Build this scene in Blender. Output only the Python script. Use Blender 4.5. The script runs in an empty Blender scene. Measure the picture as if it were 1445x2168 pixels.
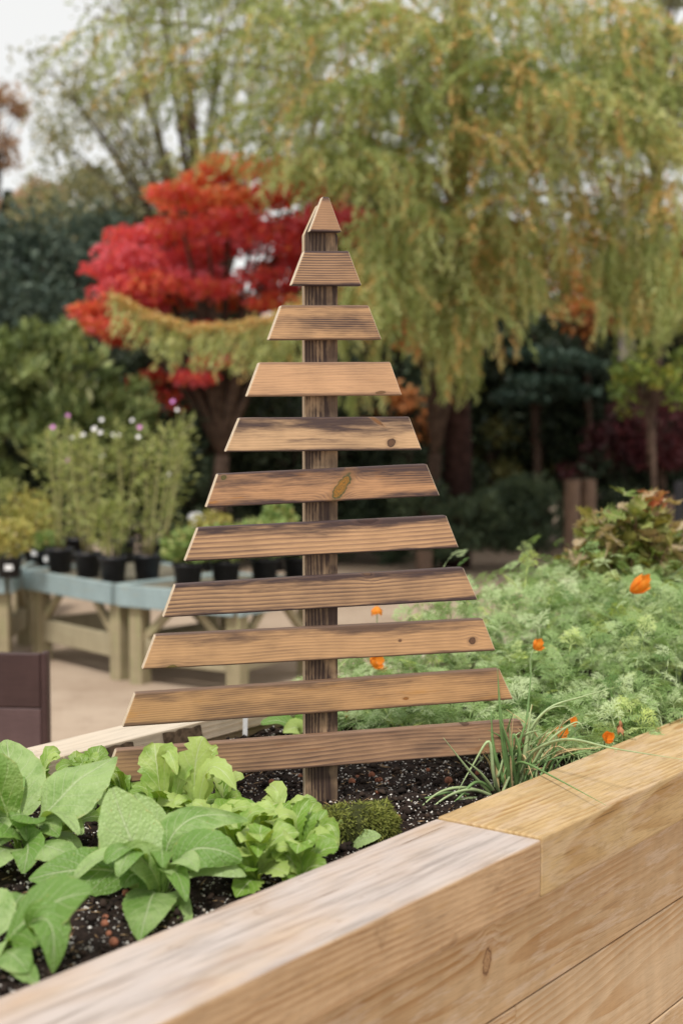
import bpy, bmesh, math, random
import numpy as np
from mathutils import Vector, Matrix

R = math.radians
random.seed(7)
rng = np.random.default_rng(11)
scene = bpy.context.scene
C = scene.collection

# ------------------------------------------------------------------ camera
PITCH = -3.876
CAM = Vector((0.0, 0.0, 1.6))
cam_d = bpy.data.cameras.new('camera')
cam_d.sensor_fit = 'VERTICAL'
cam_d.sensor_height = 36.0
cam_d.lens = 50.0
cam_d.clip_start = 0.05
cam_d.clip_end = 500.0
cam_d.dof.use_dof = True
cam_d.dof.focus_distance = 2.98
cam_d.dof.aperture_fstop = 2.6
cam = bpy.data.objects.new('camera', cam_d)
C.objects.link(cam)
cam.location = CAM
cam.rotation_euler = (R(90 + PITCH), 0, 0)
scene.camera = cam

# ------------------------------------------------------------------ sky, sun, exposure
SUN_EL, SUN_AZ = 57.0, -163.0           # azimuth from +Y towards +X: behind the camera on the left
world = bpy.data.worlds.new('World')
scene.world = world
world.use_nodes = True
wn = world.node_tree
wn.nodes.clear()
w_out = wn.nodes.new('ShaderNodeOutputWorld')
w_bg = wn.nodes.new('ShaderNodeBackground')
w_sky = wn.nodes.new('ShaderNodeTexSky')
w_sky.sky_type = 'NISHITA'
w_sky.sun_disc = False
w_sky.sun_elevation = R(SUN_EL)
w_sky.sun_rotation = R(SUN_AZ)
w_mix = wn.nodes.new('ShaderNodeMix')
w_mix.data_type = 'RGBA'
w_mix.inputs[0].default_value = 0.90     # cloud cover: an even white overcast over the clear sky
w_mix.inputs[7].default_value = (4.95, 4.85, 4.62, 1)
wn.links.new(w_sky.outputs[0], w_mix.inputs[6])
wn.links.new(w_mix.outputs[2], w_bg.inputs[0])
w_bg.inputs[1].default_value = 0.10
wn.links.new(w_bg.outputs[0], w_out.inputs[0])
sun_d = bpy.data.lights.new('sun', 'SUN')
sun_d.energy = 1.5
sun_d.angle = R(10)
sun_d.color = (1.0, 0.95, 0.87)
sun = bpy.data.objects.new('sun', sun_d)
C.objects.link(sun)
sv = Vector((math.sin(R(SUN_AZ)) * math.cos(R(SUN_EL)), math.cos(R(SUN_AZ)) * math.cos(R(SUN_EL)), math.sin(R(SUN_EL))))
sun.rotation_euler = (-sv).to_track_quat('-Z', 'Y').to_euler()
vs = scene.view_settings
vs.view_transform = 'Standard'
vs.look = 'None'
vs.exposure = 0.97
vs.gamma = 1.0
vs.use_curve_mapping = False
scene.cycles.use_denoising = True
scene.cycles.max_bounces = 8
scene.cycles.transmission_bounces = 6

# ------------------------------------------------------------------ projection helpers (photo pixel -> point in the place)
F = 50.0 / 36.0 * 2168.0
_p = R(PITCH)
FW = Vector((0, math.cos(_p), math.sin(_p)))
UP = Vector((0, -math.sin(_p), math.cos(_p)))
def ray(px, py):
    return FW + Vector((1, 0, 0)) * ((px - 722.5) / F) + UP * ((1084.0 - py) / F)
def at(px, py, Y):
    d = ray(px, py)
    return CAM + d * (Y / d.y)
def onz(px, py, z):
    d = ray(px, py)
    return CAM + d * ((z - CAM.z) / d.z)
def onplane(px, py, o, n):
    d = ray(px, py)
    return CAM + d * ((o - CAM).dot(n) / d.dot(n))

# ------------------------------------------------------------------ node helper
class NB:
    def __init__(self, name, bump=0.0, rough=0.6, spec=0.3):
        m = bpy.data.materials.new(name)
        m.use_nodes = True
        self.m, self.t = m, m.node_tree
        self.t.nodes.clear()
        self.out = self.n('ShaderNodeOutputMaterial')
        self.b = self.n('ShaderNodeBsdfPrincipled')
        self.b.inputs['Roughness'].default_value = rough
        self.b.inputs['Specular IOR Level'].default_value = spec
        self.link(self.b.outputs[0], self.out.inputs[0])
    def n(self, t): return self.t.nodes.new(t)
    def link(self, a, b): self.t.links.new(a, b)
    def put(self, s, v):
        if v is None: return
        if isinstance(v, bpy.types.NodeSocket): self.link(v, s)
        else:
            try: s.default_value = v
            except Exception: s.default_value = tuple(v) + (1.0,)
    def math(self, op, a, b=None, c=None, clamp=False):
        n = self.n('ShaderNodeMath'); n.operation = op; n.use_clamp = clamp
        self.put(n.inputs[0], a); self.put(n.inputs[1], b); self.put(n.inputs[2], c)
        return n.outputs[0]
    def add(self, a, b): return self.math('ADD', a, b)
    def sub(self, a, b): return self.math('SUBTRACT', a, b)
    def mul(self, a, b): return self.math('MULTIPLY', a, b)
    def rng(self, v, a, b, c=0.0, d=1.0, smooth=True):
        n = self.n('ShaderNodeMapRange')
        if smooth: n.interpolation_type = 'SMOOTHSTEP'
        self.put(n.inputs[0], v)
        for i, x in zip((1, 2, 3, 4), (a, b, c, d)): self.put(n.inputs[i], x)
        return n.outputs[0]
    def mix(self, f, a, b, mode='MIX'):
        n = self.n('ShaderNodeMix'); n.data_type = 'RGBA'; n.blend_type = mode
        self.put(n.inputs[0], f); self.put(n.inputs[6], a); self.put(n.inputs[7], b)
        return n.outputs[2]
    def coord(self, kind='Object'):
        return self.n('ShaderNodeTexCoord').outputs[kind]
    def xyz(self, v):
        n = self.n('ShaderNodeSeparateXYZ'); self.link(v, n.inputs[0]); return n.outputs
    def comb(self, x, y, z):
        n = self.n('ShaderNodeCombineXYZ')
        for i, q in enumerate((x, y, z)): self.put(n.inputs[i], q)
        return n.outputs[0]
    def mapv(self, v, loc=(0, 0, 0), sc=(1, 1, 1)):
        n = self.n('ShaderNodeMapping'); self.link(v, n.inputs[0])
        n.inputs[1].default_value = loc; n.inputs[3].default_value = sc
        return n.outputs[0]
    def noise(self, v, scale, detail=3, rough=0.55, dist=0.0):
        n = self.n('ShaderNodeTexNoise'); self.put(n.inputs['Vector'], v)
        n.inputs['Scale'].default_value = scale; n.inputs['Detail'].default_value = detail
        n.inputs['Roughness'].default_value = rough; n.inputs['Distortion'].default_value = dist
        return n.outputs[0]
    def attr(self, name):
        n = self.n('ShaderNodeAttribute'); n.attribute_name = name; return n
    def ramp(self, f, stops):
        n = self.n('ShaderNodeValToRGB'); self.put(n.inputs[0], f)
        e = n.color_ramp.elements
        while len(e) < len(stops): e.new(0.5)
        for q, (p, c) in zip(e, stops): q.position = p; q.color = tuple(c) + (1.0,)
        return n.outputs[0]
    def color(self, c): self.put(self.b.inputs['Base Color'], c)
    def bump(self, h, strength=0.3, dist=0.002):
        n = self.n('ShaderNodeBump'); n.inputs['Strength'].default_value = strength
        n.inputs['Distance'].default_value = dist; self.put(n.inputs['Height'], h)
        self.link(n.outputs[0], self.b.inputs['Normal']); return n.outputs[0]
    def translucent(self, c, fac):
        t = self.n('ShaderNodeBsdfTranslucent'); self.put(t.inputs[0], c)
        mx = self.n('ShaderNodeMixShader'); mx.inputs[0].default_value = fac
        self.link(self.b.outputs[0], mx.inputs[1]); self.link(t.outputs[0], mx.inputs[2])
        self.link(mx.outputs[0], self.out.inputs[0])

def plain(name, col, rough=0.6, spec=0.3, var=0.15, scale=8.0, bump=0.0):
    g = NB(name, rough=rough, spec=spec)
    v = g.coord()
    n = g.noise(v, scale, 5)
    g.color(g.mix(g.rng(n, 0.3, 0.7), [c * (1 - var) for c in col], [min(1, c * (1 + var)) for c in col]))
    if bump: g.bump(n, bump, 0.01)
    return g.m

# solid softwood: growth rings round a pith axis along local X, knots, fibres and scorch marks
def wood(name, light, dark, spacing=0.004, pith=(0.05, -0.2), tilt=(0.0, 0.0), warp=0.004, seed=0.0, ring=0.7,
         burn=None, burn_amt=0.0, burn_lo=0.45, burn_hi=0.7, burn_scale=(3, 30, 22), edge=None, edge_amt=0.0,
         knots=(), end=None, cracks=0.0, stain=None, stain_amt=0.0, stain_c=0.62, fibre=0.25, rough=0.62, bump=0.25, weather=None, weather_amt=0.0, along='x'):
    g = NB(name, rough=rough, spec=0.25)
    co = g.coord()
    x, y, z = g.xyz(co)
    if along == 'z': x, z = z, x
    base = g.comb(x, y, z)
    sv_ = g.mapv(base, (seed * 3.1, seed * 1.7, seed * 2.3))
    zw = z
    kcol = []
    for (kx, kz, rx, rz, ang, kc, kr) in knots:
        dx, dz = g.sub(x, kx), g.sub(z, kz)
        ca, sa = math.cos(ang), math.sin(ang)
        a = g.add(g.mul(dx, ca / rx), g.mul(dz, sa / rx))
        b = g.add(g.mul(dx, -sa / rz), g.mul(dz, ca / rz))
        kn = g.mul(g.sub(g.noise(sv_, 110, 3), 0.5), 0.9)
        d = g.add(g.math('SQRT', g.add(g.mul(a, a), g.mul(b, b))), kn)
        e = g.math('POWER', 2.718, g.mul(g.mul(d, d), -0.22))
        zw = g.sub(zw, g.mul(g.mul(dz, e), 0.92))
        kcol.append((d, kc, kr))
    wv = g.noise(g.mapv(sv_, (0, 0, 0), (2.2, 9, 9)), 1.0, 2, 0.5)
    wv2 = g.noise(g.mapv(sv_, (4, 2, 0), (14, 40, 40)), 1.0, 2, 0.5)
    py = g.add(g.sub(y, pith[0]), g.mul(x, tilt[0]))
    pz = g.add(g.sub(zw, pith[1]), g.mul(x, tilt[1]))
    r = g.math('SQRT', g.add(g.mul(py, py), g.mul(pz, pz)))
    r = g.add(r, g.add(g.mul(g.sub(wv, 0.5), warp * 4), g.mul(g.sub(wv2, 0.5), warp * 0.18)))
    fr = g.math('FRACT', g.math('DIVIDE', r, spacing))
    rg = g.mul(g.rng(fr, 0.15, 0.86), g.rng(fr, 1.0, 0.9))
    slow = g.noise(g.mapv(sv_, (9, 1, 3), (3, 1, 1)), 5.0, 2)
    fib = g.noise(g.mapv(sv_, (0, 0, 0), (22, 500, 500)), 1.0, 3, 0.6)
    fib2 = g.noise(g.mapv(sv_, (5, 0, 0), (5, 130, 130)), 1.0, 3, 0.6)
    rstr = g.mul(rg, g.mul(ring, g.rng(g.noise(g.mapv(sv_, (2, 7, 1), (2.5, 14, 14)), 1.0, 2), 0.28, 0.72, 0.12, 1.1)))
    c = g.mix(rstr, g.mix(g.rng(slow, 0.3, 0.7), light, [q * 0.86 for q in light]), dark)
    if stain:
        sm = g.noise(g.mapv(sv_, (1, 5, 8), (7, 30, 45)), 1.0, 4, 0.65)
        c = g.mix(g.mul(g.rng(sm, stain_c, stain_c + 0.14), stain_amt), c, stain)
    bm = None
    if burn:
        bn = g.noise(g.mapv(sv_, (6, 3, 2), burn_scale), 1.0, 4, 0.6)
        bm = g.mul(g.rng(g.add(bn, g.mul(g.sub(fib2, 0.5), 0.3)), burn_lo, burn_hi), burn_amt)
        bm = g.mul(bm, g.add(0.55, g.mul(rg, 0.5)))
    if edge:
        lo, hi, dlo, dhi = edge            # scorch along the top and bottom arris of the slat
        en = g.mul(g.sub(g.noise(g.mapv(sv_, (3, 3, 3), (6, 50, 50)), 1.0, 4, .65), 0.5), 0.05)
        e1 = g.math('MAXIMUM', g.rng(g.add(z, g.mul(en, dhi / .02)), hi - dhi, hi - 0.001), g.rng(z, hi - .0045, hi - .002))
        e2 = g.math('MAXIMUM', g.rng(g.sub(z, g.mul(en, dlo / .02)), lo + dlo, lo + 0.001), g.rng(z, lo + .0042, lo + .002))
        em = g.mul(g.math('MAXIMUM', e1, e2), min(1, edge_amt * 1.25))
        bm = em if bm is None else g.math('MAXIMUM', bm, em)
    if bm is not None:
        c = g.mix(g.math('MINIMUM', bm, 0.97), c, burn)
    c = g.mix(g.mul(g.rng(fib, 0.55, 0.3), fibre), c, [q * 0.45 for q in dark])
    c = g.mix(g.mul(g.rng(fib2, 0.52, 0.75), fibre * 0.6), c, [min(1, q * 1.12) for q in light])
    for d, kc, kr in kcol:
        rr = g.math('FRACT', g.mul(d, 3.3))
        kin = g.mix(g.rng(rr, 0.2, 0.9, 0.0, 0.55), kc, kr)
        c = g.mix(g.rng(d, 1.9, 0.9, 0.0, 0.55), c, g.mix(0.5, dark, kc))
        c = g.mix(g.rng(d, 1.12, 0.82), c, kr)
        c = g.mix(g.rng(d, 0.92, 0.6), c, kin)
    if weather:
        wn_ = g.noise(g.mapv(sv_, (2, 2, 2), (3, 8, 8)), 1.0, 3)
        nz = g.xyz(g.n('ShaderNodeNewGeometry').outputs['Normal'])[2]
        ws_ = g.noise(g.mapv(sv_, (7, 4, 1), (4, 55, 55)), 1.0, 4, 0.65)
        wc_ = g.mix(g.rng(ws_, 0.42, 0.68), weather, [q * 0.62 for q in weather])
        c = g.mix(g.mul(g.mul(g.rng(wn_, 0.25, 0.65, 0.35, 1.0), g.rng(nz, 0.5, 0.9)), weather_amt), c, wc_)
    if cracks:
        ck = g.noise(g.mapv(sv_, (8, 8, 8), (1.6, 75, 75)), 1.0, 3, 0.6)
        ck2 = g.noise(g.mapv(sv_, (1, 3, 2), (9, 14, 14)), 1.0, 5, 0.7)
        c = g.mix(g.mul(g.rng(ck, 0.66, 0.70), cracks), c, [q * 0.3 for q in dark])
        c = g.mix(g.mul(g.rng(ck2, 0.58, 0.74), cracks * 0.75), c, [q * 0.5 for q in dark])
    if end:
        nx = g.math('ABSOLUTE', g.xyz(g.coord('Normal'))[0])
        c = g.mix(g.rng(nx, 0.45, 0.75), c, g.mix(g.rng(fib2, .3, .7), end, [q * .8 for q in end]))
    g.color(c)
    g.bump(g.add(g.mul(rg, 0.5), g.mul(fib, 0.5)), bump, 0.0015)
    return g.m

def leafmat(name, stops, trans=0.3, rough=0.55, spec=0.3, tcol=None):
    g = NB(name, rough=rough, spec=spec)
    a = g.attr('tint').outputs['Fac']
    c = g.ramp(a, stops)
    g.color(c)
    g.translucent(g.mix(1.0, c, tcol or (1.0, 1.0, 0.6), 'MULTIPLY'), trans)
    return g.m

# ------------------------------------------------------------------ object helpers
def link(o, parent=None):
    C.objects.link(o)
    if parent is not None: o.parent = parent
    return o
def empty(name, loc=(0, 0, 0), rz=0.0, label=None, cat=None, group=None):
    o = bpy.data.objects.new(name, None)
    o.empty_display_size = 0.05
    o.location = loc
    o.rotation_euler = (0, 0, rz)
    tag(o, label, cat, group)
    return link(o)
def tag(o, label=None, cat=None, group=None, kind=None):
    if label: o['label'] = label
    if cat: o['category'] = cat
    if group: o['group'] = group
    if kind: o['kind'] = kind
    return o
def meshobj(name, verts, faces, mat, parent=None, smooth=False, loc=None):
    me = bpy.data.meshes.new(name)
    me.from_pydata([tuple(v) for v in verts], [], faces)
    me.update()
    if smooth: me.polygons.foreach_set('use_smooth', [True] * len(me.polygons))
    if mat: me.materials.append(mat)
    o = bpy.data.objects.new(name, me)
    if loc is not None: o.location = loc
    return link(o, parent)
def bmobj(name, bm, mat, parent=None, smooth=False, loc=None, bevel=0.0, seg=2):
    if bevel:
        bmesh.ops.bevel(bm, geom=bm.edges[:], offset=bevel, segments=seg, affect='EDGES', profile=0.6, clamp_overlap=True)
    bmesh.ops.recalc_face_normals(bm, faces=bm.faces[:])
    me = bpy.data.meshes.new(name)
    bm.to_mesh(me); bm.free()
    if smooth: me.polygons.foreach_set('use_smooth', [True] * len(me.polygons))
    if mat: me.materials.append(mat)
    o = bpy.data.objects.new(name, me)
    if loc is not None: o.location = loc
    return link(o, parent)
def prism(bottom, top):
    bm = bmesh.new()
    n = len(bottom)
    a = [bm.verts.new(p) for p in bottom]; b = [bm.verts.new(p) for p in top]
    bm.faces.new(list(reversed(a))); bm.faces.new(b)
    for i in range(n):
        bm.faces.new((a[i], a[(i + 1) % n], b[(i + 1) % n], b[i]))
    return bm
def box(name, size, mat, parent=None, loc=(0, 0, 0), rot=None, bevel=0.003):
    sx, sy, sz = [s / 2 for s in size]
    bm = prism([(-sx, -sy, -sz), (sx, -sy, -sz), (sx, sy, -sz), (-sx, sy, -sz)], [(-sx, -sy, sz), (sx, -sy, sz), (sx, sy, sz), (-sx, sy, sz)])
    o = bmobj(name, bm, mat, parent, loc=loc, bevel=bevel, seg=1)
    if rot is not None: o.rotation_euler = rot
    return o
def beam(name, a, b, wd, ht, mat, parent, bevel=0.004):
    """a timber from a to b, wd across, ht deep, lying along local X"""
    a, b = Vector(a), Vector(b)
    d = b - a
    o = box(name, (d.length, wd, ht), mat, parent, bevel=bevel)
    xa = d.normalized()
    side = Vector((0, 0, 1)).cross(xa)
    if side.length < 1e-3: side = Vector((0, 1, 0))
    side.normalize()
    za = xa.cross(side)
    M = Matrix((xa, side, za)).transposed().to_4x4()
    o.matrix_basis = Matrix.Translation((a + b) / 2) @ M
    return o
def tube_data(pts, radii, n=6):
    pts = [Vector(p) for p in pts]
    vs_, fs = [], []
    ref = Vector((0.31, 0.52, 0.8)).normalized()
    for i, p in enumerate(pts):
        t = (pts[min(i + 1, len(pts) - 1)] - pts[max(i - 1, 0)]).normalized()
        s = t.cross(ref)
        if s.length < 0.05: s = t.cross(Vector((1, 0, 0)))
        s.normalize(); q = t.cross(s)
        for k in range(n):
            a = 2 * math.pi * k / n
            vs_.append(p + (s * math.cos(a) + q * math.sin(a)) * radii[i])
    for i in range(len(pts) - 1):
        for k in range(n):
            fs.append((i * n + k, i * n + (k + 1) % n, (i + 1) * n + (k + 1) % n, (i + 1) * n + k))
    fs.append(tuple(range(n - 1, -1, -1)))
    fs.append(tuple((len(pts) - 1) * n + k for k in range(n)))
    return vs_, fs
def tube(name, pts, radii, mat, parent=None, n=6):
    v, f = tube_data(pts, radii, n)
    return meshobj(name, v, f, mat, parent, True)
def tubes(name, lst, mat, parent=None, n=5):
    V, Fs = [], []
    for pts, radii in lst:
        v, f = tube_data(pts, radii, n)
        o = len(V); V += v; Fs += [tuple(i + o for i in q) for q in f]
    return meshobj(name, V, Fs, mat, parent, True)
def bez(a, c, b, n):
    a, c, b = Vector(a), Vector(c), Vector(b)
    return [a * (1 - t) ** 2 + c * (2 * t * (1 - t)) + b * t * t for t in [i / (n - 1) for i in range(n)]]
def npmesh(name, V, Q, tint, mat, parent=None, k=4):
    """V (n,3) vertices, Q (m,k) faces, tint (m,) per-face colour variation"""
    me = bpy.data.meshes.new(name)
    m = len(Q)
    me.vertices.add(len(V)); me.vertices.foreach_set('co', V.astype(np.float32).ravel())
    me.loops.add(m * k); me.loops.foreach_set('vertex_index', Q.astype(np.int32).ravel())
    me.polygons.add(m)
    me.polygons.foreach_set('loop_start', np.arange(0, m * k, k, dtype=np.int32))
    me.update(calc_edges=True)
    if tint is not None:
        at_ = me.attributes.new('tint', 'FLOAT', 'FACE')
        at_.data.foreach_set('value', tint.astype(np.float32))
    me.materials.append(mat)
    o = bpy.data.objects.new(name, me)
    return link(o, parent)
def unit(v): return v / np.maximum(1e-9, np.linalg.norm(v, axis=1, keepdims=True))
def diamonds(name, P, L, W, axis, tint, mat, parent=None, bend=0.25):
    """leaf-sized rhombic faces at P with long axis `axis`; slightly folded so that they catch light differently"""
    n = len(P)
    ax = unit(axis)
    rnd = unit(rng.normal(size=(n, 3)))
    sd = unit(np.cross(ax, rnd)); nm = np.cross(ax, sd)
    L = np.broadcast_to(np.asarray(L, float), (n,))[:, None]; W = np.broadcast_to(np.asarray(W, float), (n,))[:, None]
    V = np.empty((n, 4, 3))
    V[:, 0] = P - ax * L * .5
    V[:, 1] = P + sd * W * .5 + nm * W * bend - ax * L * .08
    V[:, 2] = P + ax * L * .5
    V[:, 3] = P - sd * W * .5 + nm * W * bend - ax * L * .08
    return npmesh(name, V.reshape(-1, 3), np.arange(n * 4).reshape(n, 4), tint, mat, parent)
def clumps(n, centres, rad, flat=(1, 1, 1), power=0.5):
    """n points spread in ellipsoidal clumps"""
    centres = np.asarray(centres, float)
    k = len(centres)
    idx = rng.integers(0, k, n)
    d = unit(rng.normal(size=(n, 3))) * (rng.random((n, 1)) ** power)
    rr = np.broadcast_to(np.asarray(rad, float), (k,))[idx][:, None]
    return centres[idx] + d * rr * np.asarray(flat), idx, d

# ================================================================== GROUND
g = NB('sandy_ground', rough=0.95, spec=0.1)
v = g.coord()
n1 = g.noise(v, 1.1, 6, 0.6); n2 = g.noise(v, 30, 4, 0.7); n3 = g.noise(v, 7, 4, 0.6)
gc = g.mix(g.rng(n1, 0.3, 0.7), (0.36, 0.27, 0.20), (0.46, 0.36, 0.275))
gc = g.mix(g.mul(g.rng(n3, 0.5, 0.75), 0.45), gc, (0.24, 0.17, 0.12))
gc = g.mix(g.mul(g.rng(n2, 0.45, 0.75), 0.35), gc, (0.52, 0.43, 0.34))
g.color(gc); g.bump(n2, 0.5, 0.02)
SAND = g.m
N = 60
V = [(x, y, 0.012 * math.sin(x * 1.7 + y * .6) * math.sin(y * 1.3 + x * .4)) for y in np.linspace(-30, 170, N) for x in np.linspace(-100, 100, N)]
Fc = [(j * N + i, j * N + i + 1, (j + 1) * N + i + 1, (j + 1) * N + i) for j in range(N - 1) for i in range(N - 1)]
tag(meshobj('ground', V, Fc, SAND, smooth=True), kind='structure', label='pale sandy gravel ground of the garden centre', cat='ground')

# ================================================================== RAISED BED
D = Vector((0.604, 0.797, 0)).normalized()      # along the bed, away to the right
W = Vector((-D.y, D.x, 0))                       # across, from the front rail to the back
BO = onz(680, 1832, 0.85); BO.z = 0.0
RAIL_Z, CAP_H, CAP_W = 0.85, 0.106, 0.222
SOIL_Z = 0.78
def bed(s, w, z=0.0): return BO + D * s + W * w + Vector((0, 0, z))
BED_ANG = math.atan2(D.y, D.x)
bed_o = empty('raised_bed', BO, BED_ANG, 'waist-high pale timber raised bed with thick cap rails running away to the right', 'raised bed')
# children are laid out in the bed's own frame: x along, y across (front rail at y<0), z up
FW_ = -CAP_W + 0.06                              # face of the side boards, set back under the cap
fo, fn = bed(0, FW_), -W
zb1 = onplane(1445, 1897, fo, fn).z
zb2 = onplane(1445, 2112, fo, fn).z
dz_ = zb1 - zb2
kn_p = onplane(1030, 2030, fo, fn)
kn_l = ((kn_p - BO).dot(D) - 1.15, kn_p.z - (zb1 + RAIL_Z - CAP_H) / 2)
PALE, PDK = (0.62, 0.47, 0.32), (0.40, 0.25, 0.13)
GREY = (0.53, 0.45, 0.40)
M_capL = wood('cap_timber_weathered', (0.58, 0.395, 0.235), (0.34, 0.175, 0.07), 0.0105, (-0.055, -0.03), (0.03, 0.045), 0.0035, 1.3, 1.0, stain=(0.48, 0.29, 0.12), stain_amt=0.5, stain_c=0.55, weather=(0.53, 0.475, 0.455), weather_amt=0.88, fibre=0.4, cracks=0.75)
M_capR = wood('cap_timber_ochre', (0.56, 0.395, 0.20), (0.37, 0.215, 0.08), 0.012, (0.03, 0.05), (0.03, -0.035), 0.004, 2.9, 0.95, stain=(0.60, 0.47, 0.36), stain_amt=0.3, stain_c=0.46, fibre=0.4, cracks=0.6)
M_side = wood('side_board_larch', (0.63, 0.44, 0.255), (0.40, 0.205, 0.07), 0.0105, (0.02, -0.035), (0.022, 0.03), 0.0045, 4.4, 0.9, stain=(0.70, 0.56, 0.43), stain_amt=0.5, stain_c=0.5, fibre=0.25, cracks=0.25,
              knots=[(kn_l[0], kn_l[1], 0.013, 0.026, -0.25, (0.50, 0.31, 0.16), (0.16, 0.075, 0.035))])
M_side2 = wood('side_board_pale', (0.65, 0.475, 0.30), (0.45, 0.255, 0.11), 0.011, (0.02, 0.05), (0.025, -0.03), 0.005, 6.1, 0.85, fibre=0.25, cracks=0.2,
              stain=(0.55, 0.36, 0.19), stain_amt=0.4, stain_c=0.56)
M_back = wood('back_rail_timber', (0.66, 0.545, 0.41), (0.50, 0.365, 0.235), 0.009, (0.0, -0.12), (0.02, 0.03), 0.006, 8.0, 0.6, weather=(0.66, 0.58, 0.48), weather_amt=0.7)
def timber(name, s0, s1, w0, w1, z0, z1, mat, bevel=0.004, skew=0.0):
    """timber in the bed frame, own origin at its middle"""
    cs, cw, cz = (s0 + s1) / 2, (w0 + w1) / 2, (z0 + z1) / 2
    a, b, c = (s1 - s0) / 2, (w1 - w0) / 2, (z1 - z0) / 2
    nseg = max(1, int((s1 - s0) / 0.12))
    bm = prism([(-a, -b, -c), (a - skew, -b, -c), (a, b, -c), (-a, b, -c)], [(-a, -b, c), (a - skew, -b, c), (a, b, c), (-a, b, c)])
    return bmobj(name, bm, mat, bed_o, loc=(cs, cw, cz), bevel=bevel, seg=3)
JS = 0.35
timber('cap_rail', -2.3, JS - 0.002, -CAP_W, 0.0, RAIL_Z - CAP_H, RAIL_Z, M_capL, 0.005)
timber('cap_rail', JS + 0.0015, 4.6, -CAP_W + 0.001, 0.0, RAIL_Z - CAP_H, RAIL_Z + 0.003, M_capR, 0.005)
tops = RAIL_Z - CAP_H - 0.011
for i, mat in enumerate((M_side, M_side2, M_side, M_side2)):
    b0 = zb1 - dz_ * i
    t0 = tops if i == 0 else b0 + dz_ - 0.004
    if b0 < 0.0: b0 = 0.0
    if i == 1:
        sj = (onplane(1092, 2140, fo, fn) - BO).dot(D)
        timber('side_board', -2.25, sj - 0.001, FW_, FW_ + 0.045, b0, t0, M_side, 0.003)
        timber('side_board', sj + 0.001, 4.55, FW_ + 0.001, FW_ + 0.045, b0, t0, mat, 0.003)
    else:
        timber('side_board', -2.25, 4.55, FW_, FW_ + 0.045, b0, t0, mat, 0.003)
BW = 0.925                                        # inner face of the back wall
timber('cap_rail', -2.3, 0.26, BW, BW + 0.125, RAIL_Z - 0.05, RAIL_Z, M_back, 0.003)
timber('cap_rail', 0.262, 4.6, BW, BW + 0.125, RAIL_Z - 0.05, RAIL_Z, M_back, 0.003)
M_saw = wood('sawn_inner_board', (0.50, 0.37, 0.23), (0.36, 0.24, 0.13), 0.005, (0.3, -0.1), (0, 0), 0.004, 9.3, 0.6, fibre=0.5)
for k in range(4):
    timber('side_board', -2.25, 4.55, BW + 0.012, BW + 0.06, 0.2 * k + (0.002 if k else 0), min(0.2 * k + 0.198, RAIL_Z - 0.051), M_saw, 0.002)
timber('end_board', -2.29, -2.255, FW_, BW + 0.06, 0.0, RAIL_Z - CAP_H - 0.002, M_side2, 0.003)
timber('end_board', 4.555, 4.59, FW_, BW + 0.06, 0.0, RAIL_Z - CAP_H - 0.002, M_side2, 0.003)
# thin dark brown patches set on the inside of the back wall
M_patch = plain('dark_brown_patch', (0.13, 0.09, 0.06), 0.9, 0.1, 0.5, 60)
def wall_patch(s0, s1, z0, z1, k):
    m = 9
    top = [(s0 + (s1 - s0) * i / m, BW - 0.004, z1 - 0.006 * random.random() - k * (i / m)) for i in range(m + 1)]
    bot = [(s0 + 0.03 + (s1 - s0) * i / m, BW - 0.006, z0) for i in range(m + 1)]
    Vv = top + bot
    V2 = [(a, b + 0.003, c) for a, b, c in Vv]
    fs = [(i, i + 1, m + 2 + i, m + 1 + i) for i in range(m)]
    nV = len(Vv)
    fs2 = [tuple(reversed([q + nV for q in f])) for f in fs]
    meshobj('wall_patch', Vv + V2, fs + fs2, M_patch, bed_o)
wall_patch(0.30, 0.47, 0.70, RAIL_Z - 0.004, 0.0)
wall_patch(0.57, 0.70, 0.70, RAIL_Z - 0.004, 0.0)

# ------------------------------------------------------------------ soil, perlite, straw, clods
g = NB('potting_soil', rough=0.95, spec=0.12)
v = g.coord()
a, b = g.noise(v, 60, 6, 0.7), g.noise(v, 260, 4, 0.7)
sc_ = g.mix(g.rng(a, 0.3, 0.7), (0.012, 0.009, 0.008), (0.045, 0.030, 0.024))
sc_ = g.mix(g.mul(g.rng(b, 0.58, 0.75), 0.6), sc_, (0.10, 0.065, 0.045))
g.color(sc_); g.bump(g.add(a, g.mul(b, 0.5)), 0.8, 0.01)
SOIL = g.m
from mathutils import noise as mn
def soil_z(s, w):
    p = Vector((s * 9, w * 9, 3.3)); q = Vector((s * 34, w * 34, 1.7))
    return SOIL_Z + 0.014 * mn.noise(p) + 0.008 * mn.noise(q) + 0.005 * mn.noise(q * 2.7)
ns, nw = 330, 84
S_ = np.linspace(-2.25, 4.55, ns); W_ = np.linspace(FW_ + 0.04, BW + 0.013, nw)
V = [bed(s, w, soil_z(s, w)) for s in S_ for w in W_]
Fc = [(i * nw + j, (i + 1) * nw + j, (i + 1) * nw + j + 1, i * nw + j + 1) for i in range(ns - 1) for j in range(nw - 1)]
tag(meshobj('soil', V, Fc, SOIL, smooth=True), 'dark crumbly potting soil filling the raised bed', 'soil', kind='structure')

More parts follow.
